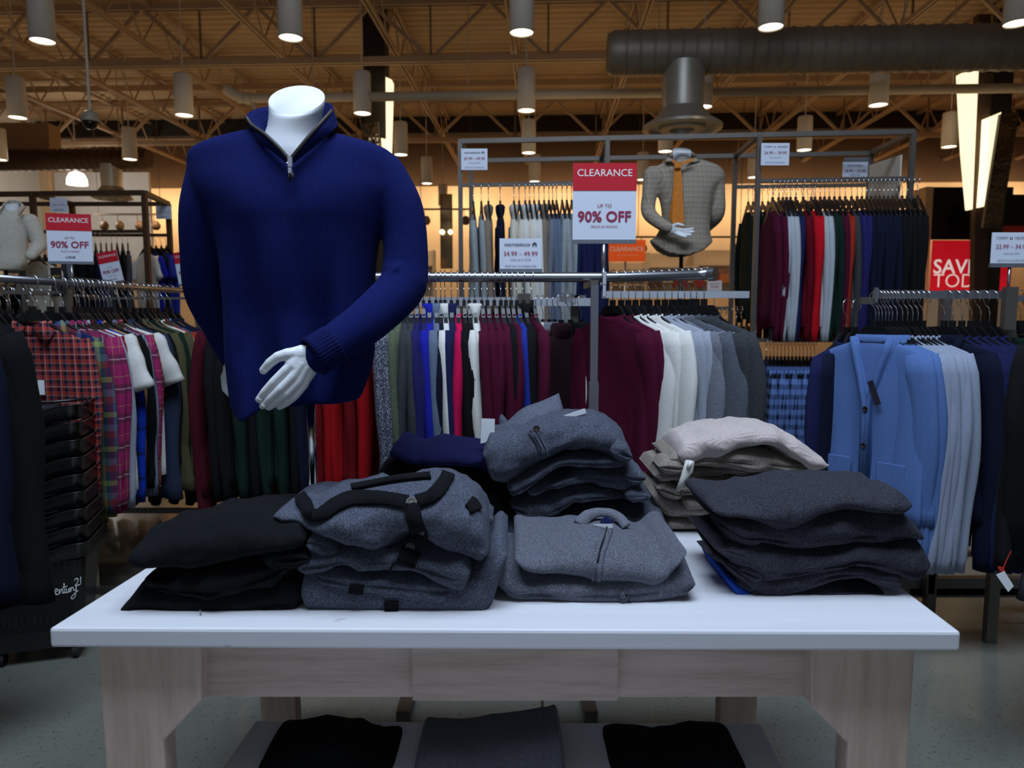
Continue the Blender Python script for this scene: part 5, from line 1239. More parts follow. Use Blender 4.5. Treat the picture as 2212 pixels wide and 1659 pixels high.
A = [(c, k_, px2x(px, 3.7), 3.7, z4, a_) for c, k_, px, a_ in [('plum', 'turtle', 1216, 38), ('plum', 'sweater', 1236, 40), ('cream', 'turtle', 1160, 70), ('cream', 'turtle', 1172, 70), ('grey', 'turtle', 1186, 60), ('grey', 'turtle', 1198, 60), ('black', 'turtle', 1255, 35)]]
A[0] = ('plum', 'turtle', px2x(1212, 3.35), 3.35, 1.46, 38); A[1] = ('plum', 'sweater', px2x(1232, 3.42), 3.42, 1.46, 36)
m = MB(); m.bar((px2x(1205, 3.25) - t.location.x, 3.25 - 3.75, 1.462), (x + .0 - t.location.x, -0.0, 1.462), .012, .024); m.build('arm', flatbar, t)
hang(A, 'on the flat armed rack', 'from left')

# ---- right rack ----
YRr = 2.9
t = thing('clothes_rack', 'rack with thick flat silver bar holding blue cardigans and navy knits at right', 'clothes rack', (px2x(2040, YRr), YRr, 0))
fbar(1886, 2178, 628, 645, YRr, 'bar', steel, .012); fbar(2167, 2192, 620, 712, YRr - .02, 'bracket', framem, .03); fbar(2192, 2300, 638, 652, YRr, 'bar', steel, .012); fbar(1857, 1889, 642, 657, YRr + .25, 'bar', framem, .012)
fbar(2030, 2048, 645, 1280, YRr + .25, 'upright', framem, .04); fbar(2168, 2192, 700, 1480, YRr + .02, 'upright', framem, .03)
fbar(1960, 2330, 1268, 1287, YRr + .3, 'base_rail', framem, .04); fbar(1960, 2330, 1190, 1200, YRr + .45, 'base_rail', framem, .04)
m = MB(); m.box(-.1, 1.0, .28, .32, 0.1, .18); m.build('base_rail', framem, t)
m = MB(); m.box(px2x(2040, YRr + .25) - .02 - t.location.x, px2x(2040, YRr + .25) + .02 - t.location.x, .23, .27, 0, .3); m.build('foot', framem, t)
m = MB(); m.box(px2x(1886, YRr) - .005 - t.location.x, px2x(1886, YRr) + .005 - t.location.x, -.01, .01, 1.44, 1.50); m.build('end_pin', steel, t)
zr = P(2000, 628, YRr).z - 0.026
A = []
for c, kind, px, ang in [('navy', 'long', 1826, 28), ('dark navy', 'long', 1846, 30)]: A.append((c, kind, px2x(px, YRr + .2), YRr + .2, zr - .03, ang))
for i, px in enumerate([1888, 1895, 1902, 1910, 1917, 1924]): A.append(('light blue', 'open', px2x(px, YRr), YRr, zr, -56 - i))
for i, px in enumerate([1934, 1946, 1957, 1968, 1979, 1990]): A.append(('frost grey', 'long', px2x(px, YRr), YRr, zr, -62))
for i, px in enumerate([2036, 2054, 2074, 2094, 2114, 2133]): A.append(('dark navy' if i in (0,) else 'navy', 'open' if i == 0 else 'long', px2x(px, YRr), YRr, zr, -56 - i))
for i, px in enumerate([2200, 2216]): A.append(('dark green', 'long', px2x(px, YRr), YRr, zr, -60))
rr_ = hang(A, 'on the right rack', 'from left')
lb = rr_[2]
for z in (-.45, -.60, -.75):
    m = MB(); m.lathe((0, 0, 0), [(.0005, 0), (.006, 0), (.0075, .002), (.0105, .002), (.0105, -.002), (.0005, -.002)], 16); m.v = [Matrix.Rotation(R(90), 3, 'X') @ v + Vector((.004, -.056, z)) for v in m.v]; m.build('button', bmat_, lb, smooth=True, auto=True)
for s in (-1, 1):
    m = MB(); m.rings([[(s*.11 - .055, -.042, -.66), (s*.11 + .055, -.042, -.66), (s*.11 + .055, -.042, -.80), (s*.11 - .055, -.042, -.80)], [(s*.11 - .055, -.036, -.66), (s*.11 + .055, -.036, -.66), (s*.11 + .055, -.036, -.80), (s*.11 - .055, -.036, -.80)]]); m.build('pocket', fmat('light blue'), lb, bevel=.003)
m = MB(); m.box(-.012, .012, -.002, .0, -.10, .0); m.v = [Matrix.Rotation(R(-22), 3, 'Y') @ v + Vector((.02, -.058, -.335)) for v in m.v]; o = m.build('swing_tag', plain('dark_tag', (40, 32, 44), 0.5), lb); o['label'] = 'dark narrow swing tag'
m = MB(); m.rings([[(-.052, -.018, -.176), (.052, -.018, -.176), (0, -.024, -.27)], [(-.052, -.014, -.176), (.052, -.014, -.176), (0, -.020, -.27)]]); m.build('neck_label', plain('navy_label2', (34, 38, 70), 0.7), lb)

# ---- left rack of plaid shirts, rail running away from the viewer ----
XRl, ZRl = -2.02, 1.533
t = thing('clothes_rack', 'chrome railed rack of plaid shirts and jackets at left, running into the shop', 'clothes rack', (XRl, 3.7, 0))
m = MB(); m.tube([(0, -1.0, ZRl), (0.03, 0.98, ZRl)], .016, 16); m.build('rail', steel, t, smooth=True)
for yy in (-.45, .9):
    m = MB(); m.box(-.012, .012, yy, yy + .024, .08, ZRl - .016); m.build('upright', framem, t)
m = MB(); m.box(-.70, -.67, -1.0, .98, ZRl - .035, ZRl - .02); m.build('rail', framem, t)
for yy in (-.46, .9): 
    m = MB(); m.box(-.70, 0.0, yy, yy + .02, ZRl - .05, ZRl - .035); m.build('cross_bar', framem, t)
    m = MB(); m.box(-.70, .35, yy, yy + .03, .08, .11); m.build('base_bar', framem, t)
m = MB(); m.box(.32, .35, -.5, .93, .08, .11); m.build('base_bar', framem, t)
for x_, y_ in ((.33, -.42), (.33, .9), (-.68, -.42), (-.68, .9)):
    m = MB(); m.rings([[(x_ - .012, y_ + .04 * math.cos(2*math.pi*k/16), .04 + .04 * math.sin(2*math.pi*k/16)) for k in range(16)], [(x_ + .012, y_ + .04 * math.cos(2*math.pi*k/16), .04 + .04 * math.sin(2*math.pi*k/16)) for k in range(16)]]); m.build('caster', hangb, t)
A = []
def lY(px): return 2763.0 / (1106 - px) * 1.0
for c, kind, px, ang in [('red plaid', 'shirt', 192, -6), ('multicolour plaid', 'shirt', 226, -8), ('magenta plaid', 'shirt', 248, -9), ('magenta plaid', 'shirt', 262, -9), ('pale grey', 'shirt', 268, -8), ('maroon', 'sweater', 276, -8), ('white', 'tee', 281, -6), ('blue plaid', 'shirt', 292, -10), ('camel', 'sweater', 300, -8), ('black', 'sweater', 312, -6), ('blue pinstripe', 'shirt', 320, -10), ('magenta plaid', 'shirt', 328, -8), ('red plaid', 'shirt', 334, -9), ('white', 'tee', 342, -4), ('dusk navy', 'coat', 358, -10), ('black', 'sweater', 372, -6), ('olive', 'coat', 386, -12), ('dark green', 'sweater', 398, -6), ('olive', 'coat', 408, -8), ('white', 'sweater', 416, -5), ('rust orange', 'sweater', 422, -4), ('dotted denim', 'shirt', 430, -8), ('dark navy', 'coat', 444, -10), ('dark navy', 'coat', 455, -8)]:
    Y_ = lY(px); A.append((c, kind, XRl, Y_, ZRl - .004, ang, 1.0))
hang(A, 'on the left plaid rack', 'from front', scale=1.1)
rp = [o for o in col.objects if o.get('label') == 'red plaid shirt on the left plaid rack, first of two from front'][0]
m = MB(); m.box(.03, .055, -.037, -.034, -.43, -.375); m.build('paper_tag', plain('tag_white', (232, 234, 238), 0.6), rp)
A = []
for i, (c, kind) in enumerate([('multicolour plaid', 'shirt'), ('indigo', 'sweater'), ('red plaid', 'shirt'), ('maroon', 'sweater'), ('black', 'sweater'), ('indigo', 'sweater'), ('dark navy', 'sweater'), ('pale grey', 'sweater'), ('black', 'sweater'), ('dark green', 'sweater')]):
    A.append((c, kind, XRl - .685, 3.05 + i * .16, ZRl - .022, -4))
hang(A, "on the inner plaid rail", 'from front', scale=1.08)
# empty hangers crowd the second rail
for i in range(14):
    h = thing('clothes_hanger', "bare black hanger among the hooks on the inner plaid rail", 'hanger', (XRl - .685, 3.12 + i * .075, ZRl - .022), R(-4 + (i % 3) * 3), "bare hangers on the inner plaid rail")
    for pn, me in hanger_meshes(True): inst(pn, me, hookm if pn == 'hook' else hangb, h)

# ---- tall frame behind, centre to right ----
ZF = 2.55
fl, fr_, f2_, f3_ = P(994, 318, 4.96), P(1972, 299, 4.70), P(1312, 312, 4.87), P(1640, 305, 4.78)
t = thing('garment_rack', 'tall square tube steel frame with three open bays behind the knitwear', 'clothes rack', (f2_.x, f2_.y, 0))
dv = Vector((math.sin(R(3.4)), math.cos(R(3.4)), 0)) * .62
def fb(a, b, w_=.03, nm='tube', mat=framem):
    m = MB(); m.bar(Vector(a) - t.location, Vector(b) - t.location, w_); return m.build(nm, mat, t)
F0 = [Vector((p.x, p.y, ZF)) for p in (fl, f2_, f3_, fr_)]; Bk = [p + dv for p in F0]
fb(F0[0], F0[3], nm='top_bar'); fb(Bk[0], Bk[3], nm='top_bar')
for a, b in zip(F0, Bk): fb(a, b, nm='top_bar')
for p in F0 + Bk: fb(p, (p.x, p.y, 0.0), nm='post')
def railz(i, j, z, back=False, w_=.024):
    a, b = (Bk if back else F0)[i], (Bk if back else F0)[j]; fb((a.x, a.y, z), (b.x, b.y, z), w_, 'hang_rail')
zr1 = P(1150, 398, 4.92).z; zr3 = P(1800, 388, 4.74).z; zr3b = P(1740, 402, 5.36).z; zl = P(1700, 735, 4.75).z
railz(0, 1, zr1); railz(2, 3, zr3); railz(2, 3, zr3b, True); railz(2, 3, zl); railz(1, 2, P(1560, 666, 5.4).z, True)
m = MB(); a = F0[3] - t.location; b = Bk[3] - t.location; m.rings([[(a.x - .04, a.y + .06, 2.42), (b.x - .02, b.y - .03, 2.46), (b.x - .02, b.y - .03, 1.9), (a.x - .04, a.y + .06, 1.9)], [(a.x - .03, a.y + .06, 2.42), (b.x - .01, b.y - .03, 2.46), (b.x - .01, b.y - .03, 1.9), (a.x - .03, a.y + .06, 1.9)]]); m.build('side_panel', plain('cream_panel', (206, 200, 186), 0.7), t)
def onrail(px, i, j, back=False, inset=0.0):
    a, b = (Bk if back else F0)[i], (Bk if back else F0)[j]
    # where the sight line of px crosses the rail
    k = (px - 1106) / F; tt = (a.x - k * a.y) / (k * (b.y - a.y) - (b.x - a.x))
    return a.lerp(b, tt)
A = []
for c, kind, px in [('silver grey', 'sweater', 1024), ('silver grey', 'sweater', 1041), ('tan', 'turtle', 1056), ('dark navy', 'turtle', 1081), ('cream', 'turtle', 1110), ('cream', 'sweater', 1121), ('white', 'turtle', 1134), ('cream', 'sweater', 1143), ('white', 'turtle', 1153), ('white', 'sweater', 1163), ('tan', 'turtle', 1174), ('grey', 'sweater', 1184), ('steel blue', 'sweater', 1192), ('steel blue', 'sweater', 1200), ('silver grey', 'sweater', 1212), ('silver grey', 'sweater', 1222), ('silver grey', 'sweater', 1232)] + [('navy', 'sweater', 1243 + i * 9) for i in range(7)]:
    p = onrail(px, 0, 1); A.append((c, kind, p.x, p.y, zr1 - .014, -84 - (px - 1024) * .02, 1.14))
hang(A, 'on the tall left bay', 'from left', fine=False)
A = []
for c, kind, px in [('burgundy', 'sweater', 1657), ('burgundy', 'sweater', 1670), ('ice grey', 'sweater', 1679), ('ice grey', 'sweater', 1687), ('ice grey', 'sweater', 1695), ('navy', 'sweater', 1706), ('deep red', 'sweater', 1722), ('bright red', 'sweater', 1739), ('bright red', 'sweater', 1747), ('ice grey', 'sweater', 1758), ('ice grey', 'sweater', 1767), ('dark green', 'sweater', 1777), ('dark green', 'sweater', 1788), ('burgundy', 'sweater', 1799), ('rust orange', 'sweater', 1811), ('charcoal', 'sweater', 1824), ('indigo', 'sweater', 1836), ('indigo', 'sweater', 1846)] + [('dark navy', 'sweater', 1856 + i * 9) for i in range(7)] + [('black', 'sweater', 1920 + i * 11) for i in range(5)]:
    p = onrail(px, 2, 3); A.append((c, kind, p.x, p.y, zr3 - .014, -96 - (px - 1657) * .025, 1.14))
hang(A, 'on the tall right bay', 'from left', fine=False)
A = []
for c, kind, px in [('green striped', 'shirt', 1606), ('green striped', 'shirt', 1616), ('green striped', 'shirt', 1626)] + [('dark navy', 'shirt', 1636 + i * 12) for i in range(10)]:
    p = onrail(px, 2, 3, True); A.append((c, kind, p.x, p.y, zr3b - .014, -96, 1.05))
hang(A, "on the tall back rail", 'from left', fine=False)
A = []
for i in range(14):
    p = onrail(1656 + i * 8, 2, 3); A.append(('blue block check', 'shirt', p.x, p.y, zl - .014, -98, 0.86))
hang(A, 'on the low rail', 'from left', fine=False)
A = []
for i in range(8):
    p = onrail(1545 + i * 11, 1, 2, True); A.append(('light blue', 'shirt', p.x, p.y, P(1560, 666, 5.4).z - .014, -95))
hang(A, 'behind the charcoal sweaters', 'from left', fine=False)

# ---- far left frame ----
ZG = 2.52
g0, g1 = P(-60, 430, 6.95), P(312, 424, 6.85); g2_ = P(378, 442, 7.4)
t = thing('garment_rack', 'far bronze tube frame with dark garments behind the plaid rack', 'clothes rack', (g1.x, g1.y, 0))
gg = [Vector((g0.x, g0.y, ZG)), Vector((g1.x, g1.y, ZG)), Vector((px2x(378, 7.55), 7.55, ZG)), Vector((px2x(92, 6.9), 6.9, ZG)), Vector((px2x(174, 7.55), 7.55, ZG)), Vector((px2x(-80, 7.55), 7.55, ZG))]
fb(gg[0], gg[1], .045, 'top_bar', framebr); fb(gg[1], gg[2], .045, 'top_bar', framebr); fb(gg[2], gg[5], .04, 'top_bar', framebr); fb(gg[3], gg[4], .04, 'top_bar', framebr)
for p in gg[:5]: fb(p, (p.x, p.y, 0), .045, 'post', framebr)
zg = P(250, 501, 6.9).z
fb((gg[3].x, gg[3].y, zg), (gg[1].x, gg[1].y, zg), .03, 'hang_rail', framebr); zg2 = P(250, 508, 7.55).z; fb((gg[4].x, 7.55, zg2), (gg[2].x, 7.55, zg2), .03, 'hang_rail', framebr)
A = []
for i, c in enumerate(['charcoal', 'grey', 'black', 'dark navy', 'black', 'black', 'dark navy', 'navy', 'slate grey', 'charcoal', 'black', 'black', 'charcoal']):
    px = 150 + i * 11.5; A.append((c, 'shirt', px2x(px, 6.88), 6.88, zg - .016, -60, 1.0))
hang(A, 'on the far bronze frame', 'from left', fine=False)
A = []
for i, (c, k_) in enumerate([('white', 'tee'), ('cobalt blue', 'tee'), ('dark navy', 'tee'), ('royal blue', 'tee'), ('royal blue', 'tee')]):
    px = 326 + i * 11; A.append((c, k_, px2x(px, 7.55), 7.55, zg2 - .016, -35))
hang(A, "on the bronze corner rail", 'from left', fine=False)
A = [('cream', 'tee', px2x(92, 5.9), 5.9, 1.98, -30), ('white', 'tee', px2x(110, 6.1), 6.1, 1.98, -30), ('black', 'coat', px2x(45, 6.0), 6.0, 1.74, -10)]
t = thing('clothes_rack', 'low far rack holding pale short sleeved shirts behind the clearance sign', 'clothes rack', (px2x(100, 6.0), 6.0, 0))
fb((px2x(60, 5.7), 5.7, 1.975), (px2x(128, 6.3), 6.3, 1.975), .02, 'rail'); fb((px2x(128, 6.3), 6.3, 1.975), (px2x(128, 6.3), 6.3, 0), .03, 'post'); fb((px2x(20, 6.0), 6.0, 1.735), (px2x(110, 6.05), 6.05, 1.735), .02, 'rail'); fb((px2x(60, 5.7), 5.7, 1.975), (px2x(60, 5.7), 5.7, 0), .03, 'post')
hang(A, 'on the low far left rack', 'from left', fine=False)

# ---- low rail of dark garments added to darken the floor beyond the plaid rack ----
t = thing('clothes_rack', 'low dark rack filling the shade below and behind the plaid shirts', 'clothes rack', (-2.2, 4.9, 0))  # added rack, there to darken the floor beyond the plaid rack
fb((-3.4, 4.9, 1.02), (-1.15, 4.9, 1.02), .024, 'rail'); fb((-3.4, 4.9, 1.02), (-3.4, 4.9, 0), .03, 'post'); fb((-1.15, 4.9, 1.02), (-1.15, 4.9, 0), .03, 'post'); fb((-3.4, 4.7, .02), (-3.4, 5.1, .02), .035, 'foot'); fb((-1.15, 4.7, .02), (-1.15, 5.1, .02), .035, 'foot')
hang([('black', 'coat', -3.25 + i * .125, 4.9, 1.006, -62, 0.9, 0.9) for i in range(16)], 'on the low dark rack', 'from left', fine=False)  # added black coats that fill the dark area behind the plaid rack
# ---- dark coats at the picture's edges ----
t = thing('clothes_rack', 'rack at the left edge of the picture carrying near black coats', 'clothes rack', (-1.95, 2.0, 0))
fb((-2.1, 1.95, 1.60), (-1.62, 2.06, 1.60), .022, 'rail'); fb((-2.08, 1.96, 1.60), (-2.08, 1.96, 0), .03, 'post'); fb((-2.08, 1.7, .02), (-2.08, 2.3, .02), .035, 'foot'); fb((-2.1, 2.0, .02), (-1.6, 2.0, .02), .035, 'foot')
hang([('dark green', 'coat', -1.80, 1.96, 1.585, 34, 1.06, 0.9), ('dark navy', 'coat', -1.76, 2.04, 1.585, 36, 1.10, 0.9), ('black', 'coat', -1.715, 2.12, 1.585, 38, 1.14, 0.92)], 'at the left edge', 'from left')
t = thing('clothes_rack', 'rack at the right edge of the picture carrying a dark coat', 'clothes rack', (2.1, 2.1, 0))
fb((1.58, 2.12, 1.5), (2.5, 2.1, 1.5), .022, 'rail'); fb((2.45, 2.1, 1.5), (2.45, 2.1, 0), .03, 'post'); fb((2.45, 1.8, .02), (2.45, 2.4, .02), .035, 'foot'); fb((1.9, 2.1, .02), (2.45, 2.1, .02), .035, 'foot')
rc_ = hang([('black', 'coat', 1.66, 2.12, 1.488, 22, 0.84, 1.0), ('charcoal', 'coat', 1.76, 2.12, 1.488, 20, 0.95, 1.0)], 'at the right edge', 'from left')
q = P(2170, 1250, 2.0)
tg = thing('price_tag', 'white paper tag with red string hanging beside the dark coat at right edge', 'tag', P(2176, 1228, 1.86))
m = MB(); a = [P(x, y, 1.84) for x, y in ((2152, 1242), (2170, 1234), (2190, 1266), (2178, 1279))]; m.rings([a, [p + Vector((0, .001, 0)) for p in a]]); m.v = rel(tg, m.v); m.build('card', plain('tag_white', (232, 234, 238), 0.6), tg)
m = MB(); a = [P(x, y, 1.85) for x, y in ((2156, 1224), (2168, 1226), (2172, 1236), (2160, 1234))]; m.rings([a, [p + Vector((0, .004, 0)) for p in a]]); m.v = rel(tg, m.v); m.build('clip', plain('clip_red', (200, 40, 34), 0.5), tg)
m = MB(); m.tube(rel(tg, [P(2164, 1238, 1.85), P(2172, 1215, 1.90), P(2184, 1190, 2.0)]), .001, 5); m.build('string', plain('clip_red', (200, 40, 34), 0.5), tg)
tg = thing('price_tag', 'small white tag with blue and red bands beneath the olive coats', 'tag', P(454, 1037, 3.3))
m = MB(); m.tube(rel(tg, [P(455, 1024, 3.3), P(456, 1005, 3.45), P(452, 985, 3.6)]), .001, 5); m.build('string', plain('tag_white', (232, 234, 238), 0.6), tg)
for nm, (y0, y1), mt in (('card', (1022, 1053), plain('tag_white', (232, 234, 238), 0.6)), ('blue_band', (1040, 1043), plain('tag_blue', (40, 90, 180), 0.6)), ('red_band', (1046, 1053), plain('clip_red', (200, 40, 34), 0.5))):
    Y_ = 3.3 - (0 if nm == 'card' else .0006); m = MB(); a = [P(x, y, Y_) for x, y in ((446, y0), (464, y0 + 1), (461, y1), (444, y1 - 1))]; m.rings([a, [p + Vector((0, .0005, 0)) for p in a]]); m.v = rel(tg, m.v); m.build(nm, mt, tg)
# ================= signs =================
redm = plain('sign_red', (196, 18, 40), 0.45, vary=0.01); cardm = plain('sign_card', (216, 222, 236), 0.4, vary=0.01); inkr = plain('ink_crimson', (150, 34, 72), 0.6); inkg = plain('ink_grey', (84, 86, 100), 0.6); inkw = plain('ink_white', (240, 240, 240), 0.6); holder = plain('acrylic_grey', (120, 124, 132), 0.3, 0.5)
orangem = plain('sign_orange', (236, 92, 26), 0.5, vary=0.01, emit=(236, 92, 26), es=0.25); inky = plain('ink_gold', (170, 150, 60), 0.5)
def sign(name, label, px0, py0, px1, py1, Y, rows, header=None, rz=0, tilt=0, foot=True, pole=None, back=None, hdr=redm):
    """rows: (text, v from top 0..1, width share, material, bold)"""
    a = P(px0, py0, Y); b = P(px1, py1, Y); W = b.x - a.x; Hh = a.z - b.z
    t = thing(name, label, 'sign', ((a.x + b.x) / 2, Y, b.z), R(rz))
    if tilt: t.rotation_euler = (0, R(tilt), R(rz))
    m = MB(); m.box(-W/2, W/2, 0, .004, 0, Hh); card = m.build('card', back or cardm, t)
    if header:
        m = MB(); m.box(-W/2, W/2, -.0015, -.0001, Hh * (1 - header), Hh * 1.004); m.build('header', hdr, t)
    if foot: m = MB(); m.box(-W/2 - .002, W/2 + .002, -.006, .008, -.012, .004); m.build('holder', holder, t)
    cd_ = [o for o in t.children if o.name.startswith('card')][0] if False else card
    for r in rows:
        s, v, ws, mat = r[:4]; bd = r[4] if len(r) > 4 else 0; off = r[5] if len(r) > 5 else 0
        write(cd_, s, off * W, Hh * (1 - v), W * ws, mat, -.0025, bd)
    if pole:
        m = MB(); m.tube([(pole[0], .004, 0), (pole[0], .004, -pole[1])], pole[2], 12); m.build('pole', steel, t, smooth=True)
    return t, W, Hh
CL = [('CLEARANCE', .12, .86, inkw), ('UP TO', .545, .22, inkr), ('90% OFF', .685, .84, inkr, .022), ('PRICES AS MARKED', .815, .42, inkr)]
z_r = RZ
a = P(1238, 353, 2.97); b = P(1373, 520, 2.97)
t, W, Hh = sign('clearance_sign', 'large red and white clearance sign standing on the central silver rail', 1238, 353, 1373, 520, 2.97, CL, .35, pole=(0, b.z - RZ, .009))
m = MB(); m.box(-.010, .010, -.028, .026, -(b.z - RZ) - .034, -(b.z - RZ) + .02); m.box(-.009, .009, -.028, -.022, -(b.z - RZ) - .085, -(b.z - RZ) - .034); m.build('clamp', chrome, t, bevel=.003)
def logo(t, x, z, r, mat):
    m = MB(); seg = 20; o1 = [(x + r * math.cos(q), -.0025, z + r * math.sin(q)) for q in [math.pi * (-0.25 + 1.5 * k / seg) for k in range(seg + 1)]]; i1 = [(x + r * .35 * math.cos(q), -.0025, z - r * .1 + r * .35 * math.sin(q)) for q in [math.pi * (-0.25 + 1.5 * k / seg) for k in range(seg + 1)]]
    m.v = [Vector(p) for p in o1 + i1]
    for k in range(seg): m.f.append((k, k + 1, seg + 2 + k, seg + 1 + k))
    m.build('emblem', mat, t)
a, b = P(1079, 515, 2.99), P(1170, 583, 2.99)
t, W, Hh = sign('price_sign', 'white price sign reading 34.99 to 49.99 standing on the central rail', 1079, 515, 1170, 583, 2.99, [('WEATHERPROOF', .20, .62, inkg, .02, -.08), ('34.99 – 49.99', .48, .80, inkr), ('values up to 125.00', .68, .48, inkg), ('SHOP 24/7 C21STORES.COM', .88, .74, inkg)], pole=(0.005, b.z - RZ, .0035))
logo(t, W * .33, Hh * .80, Hh * .075, inkg)
t, W, Hh = sign('price_sign', 'white price sign at the top left corner of the tall steel frame', 996, 321, 1053, 367, 4.92, [('WEATHERPROOF', .20, .62, inkg, .02, -.08), ('29.99 - 49.99', .47, .80, inkr), ('values up to 99.00', .68, .44, inkg), ('SHOP 24/7 C21STORES.COM', .89, .72, inkg)], foot=False); logo(t, W * .33, Hh * .80, Hh * .07, inkg)
def th_mark(t, x, z, w_):
    for k, mt in enumerate((inkg, inkw, inkr)):
        m = MB(); m.box(x - w_/2 + k * w_/3, x - w_/2 + (k + 1) * w_/3, -.0026, -.002, z - w_ * .3, z + w_ * .3); m.build('emblem', mt, t)
TH = lambda a_, b_, c_: [('TOMMY', .17, .30, inkg, 0, -.26), ('HILFIGER', .17, .36, inkg, 0, .25), (a_, .44, .80, inkr), (b_, .66, .40, inkg), (c_, .88, .70, inkg)]
t, W, Hh = sign('price_sign', 'white price sign hung on the middle post of the tall steel frame', 1645, 309, 1704, 357, 4.73, TH('24.99 – 39.99', 'values up to 89.50', 'SHOP 24/7 C21STORES.COM'), foot=False); th_mark(t, -.03 * W, Hh * .83, W * .07)
t, W, Hh = sign('price_sign', 'white price sign on the back bar above the navy sweaters', 1821, 350, 1874, 382, 4.95, [('tommy hilfiger', .25, .62, inkg), ('19.99 – 29.99', .6, .82, inkr), ('values up to', .88, .4, inkg)], foot=False)
m = MB(); m.box(-W*.45, W*.5, 0, .004, Hh, Hh + .03); m.build('hanging_sleeve', holder, t)
t, W, Hh = sign('price_sign', 'white price sign on the right rack, cut by the right picture edge', 2144, 502, 2226, 571, 2.93, TH('22.99 – 34.99', 'values up to 44.50', 'SHOP 24/7 C21STORES.COM'), pole=(0, P(0, 571, 2.93).z - 1.47, .006)); th_mark(t, -.03 * W, Hh * .83, W * .07)
t, W, Hh = sign('clearance_sign', 'red and white clearance sign marked large above the plaid rack', 103, 462, 197, 566, 4.3, [('CLEARANCE', .13, .88, inkw), ('UP TO', .50, .22, inkr), ('90% OFF', .64, .84, inkr, .022), ('PRICES AS MARKED', .78, .42, inkr), ('LARGE', .90, .22, inkg, .02)], .35, rz=14, pole=(0, P(0, 566, 4.3).z - ZRl, .008))
t, W, Hh = sign('clearance_sign', 'smaller leaning clearance sign before the dark garments, right of the large one', 220, 543, 268, 610, 5.6, [('CLEARANCE', .13, .86, inkw), ('UP TO', .50, .2, inkr), ('90% OFF', .64, .80, inkr, .022), ('PRICES AS MARKED', .78, .42, inkr), ('XTRA LARGE', .90, .4, inkg, .02)], .35, tilt=-11, pole=(0, .9, .008))
m = MB(); m.cyl((0, 0), .12, -P(0, 610, 5.6).z, -P(0, 610, 5.6).z + .02, 20); m.cyl((0, 0), .01, -P(0, 610, 5.6).z, -.85, 10); m.build('stand', holder, t)
t, W, Hh = sign('clearance_sign', 'clearance sign half hidden behind the blue left sleeve', 383, 543, 430, 612, 6.2, [('CLEARANCE', .13, .86, inkw), ('90% OFF', .64, .80, inkr, .022)], .35, tilt=-8, pole=(0, P(0, 612, 6.2).z, .01))
t, W, Hh = sign('size_marker', 'black size marker lettered large on the plaid rack rail', 108, 578, 135, 640, 3.25, [('LARGE', .3, .8, inky)], foot=False, back=blk)
m = MB(); m.lathe((0.0, 0, 0), [(.0005, .012), (.012, .01), (.022, .003), (.024, 0)], 16); m.v = [Matrix.Rotation(R(90), 3, 'X') @ v + Vector((0, 0, Hh * .4)) for v in m.v]; m.build('disc', steel, t, smooth=True)
for lab, r in (('small pale sign tied to the far bronze frame above the red clearance sign', (107, 427, 146, 458, 6.8)), ('small pale sign at the far corner of the bronze frame', (336, 445, 371, 473, 7.45))):
    sign('price_sign', lab, *r, [('24.99 – 39.99', .5, .7, inkr), ('SHOP 24/7', .85, .6, inkg)], foot=False)
sign('price_sign', 'tiny white card beside the far handbags', 1528, 606, 1559, 629, 9.0, [('Calvin Klein', .3, .7, inkg), ('39.99', .6, .5, inkr)], pole=(0, P(0, 629, 9.0).z, .008))
sign('clearance_board', 'orange clearance board on the far wall behind the tall frame', 1308, 518, 1394, 565, 14.0, [('CLEARANCE', .42, .84, inkw, .01, .03), ('WHAT ARE YOU WAITING FOR?', .70, .5, inkw, 0, .05)], back=orangem, foot=False, pole=(0.0, P(0, 565, 14.0).z, .02))
inkl = plain('letter_glow', (250, 244, 240), 0.6, emit=(250, 244, 240), es=0.5)  # white letters given emission so the poster reads brighter
redp = plain('poster_red', (235, 24, 44), 0.5, vary=0.01, emit=(235, 24, 44), es=0.35)  # brightness put into the poster's red as emission
t, W, Hh = sign('sale_poster', 'bright red sale poster reading save, half behind the brown column', 2014, 519, 2182, 632, 14.5, [('SAVE', .50, .53, inkl, .01, -.20), ('TOD', .77, .50, inkl, -.012, -.21), ('%', .30, .08, inkl, .0, .42)], back=redp, foot=False)
m = MB(); m.box(-W/2, W/2, .0, .3, -P(0, 632, 14.5).z, 0); m.build('plinth', plain('poster_base', (200, 190, 180), 0.6), t)
t, W, Hh = sign('dark_panel', 'tall black panel above the red sale poster', 2014, 404, 2182, 518, 14.6, [], back=blk, foot=False)
m = MB(); m.box(-W/2 - .15, -W/2, -.05, .4, -P(0, 518, 14.6).z, Hh); m.build('side_post', wallm, t)
m = MB(); m.box(-W/2 - .2, -W/2 - .08, -.08, -.05, -.15, .35); m.build('wall_unit', plain('clip_red', (200, 40, 34), 0.5), t)
m = MB(); m.box(W/2 - .05, W/2, .02, .2, -P(0, 518, 14.6).z, 0); m.build('leg', blk, t)
wall_box('wall_panel', plain('red_fascia', (150, 26, 32), 0.5), 2172, 488, 2300, 518, 13.6, .1, True)
wall_box('wall_panel', blk, 2172, 420, 2300, 488, 13.7, .1, True)
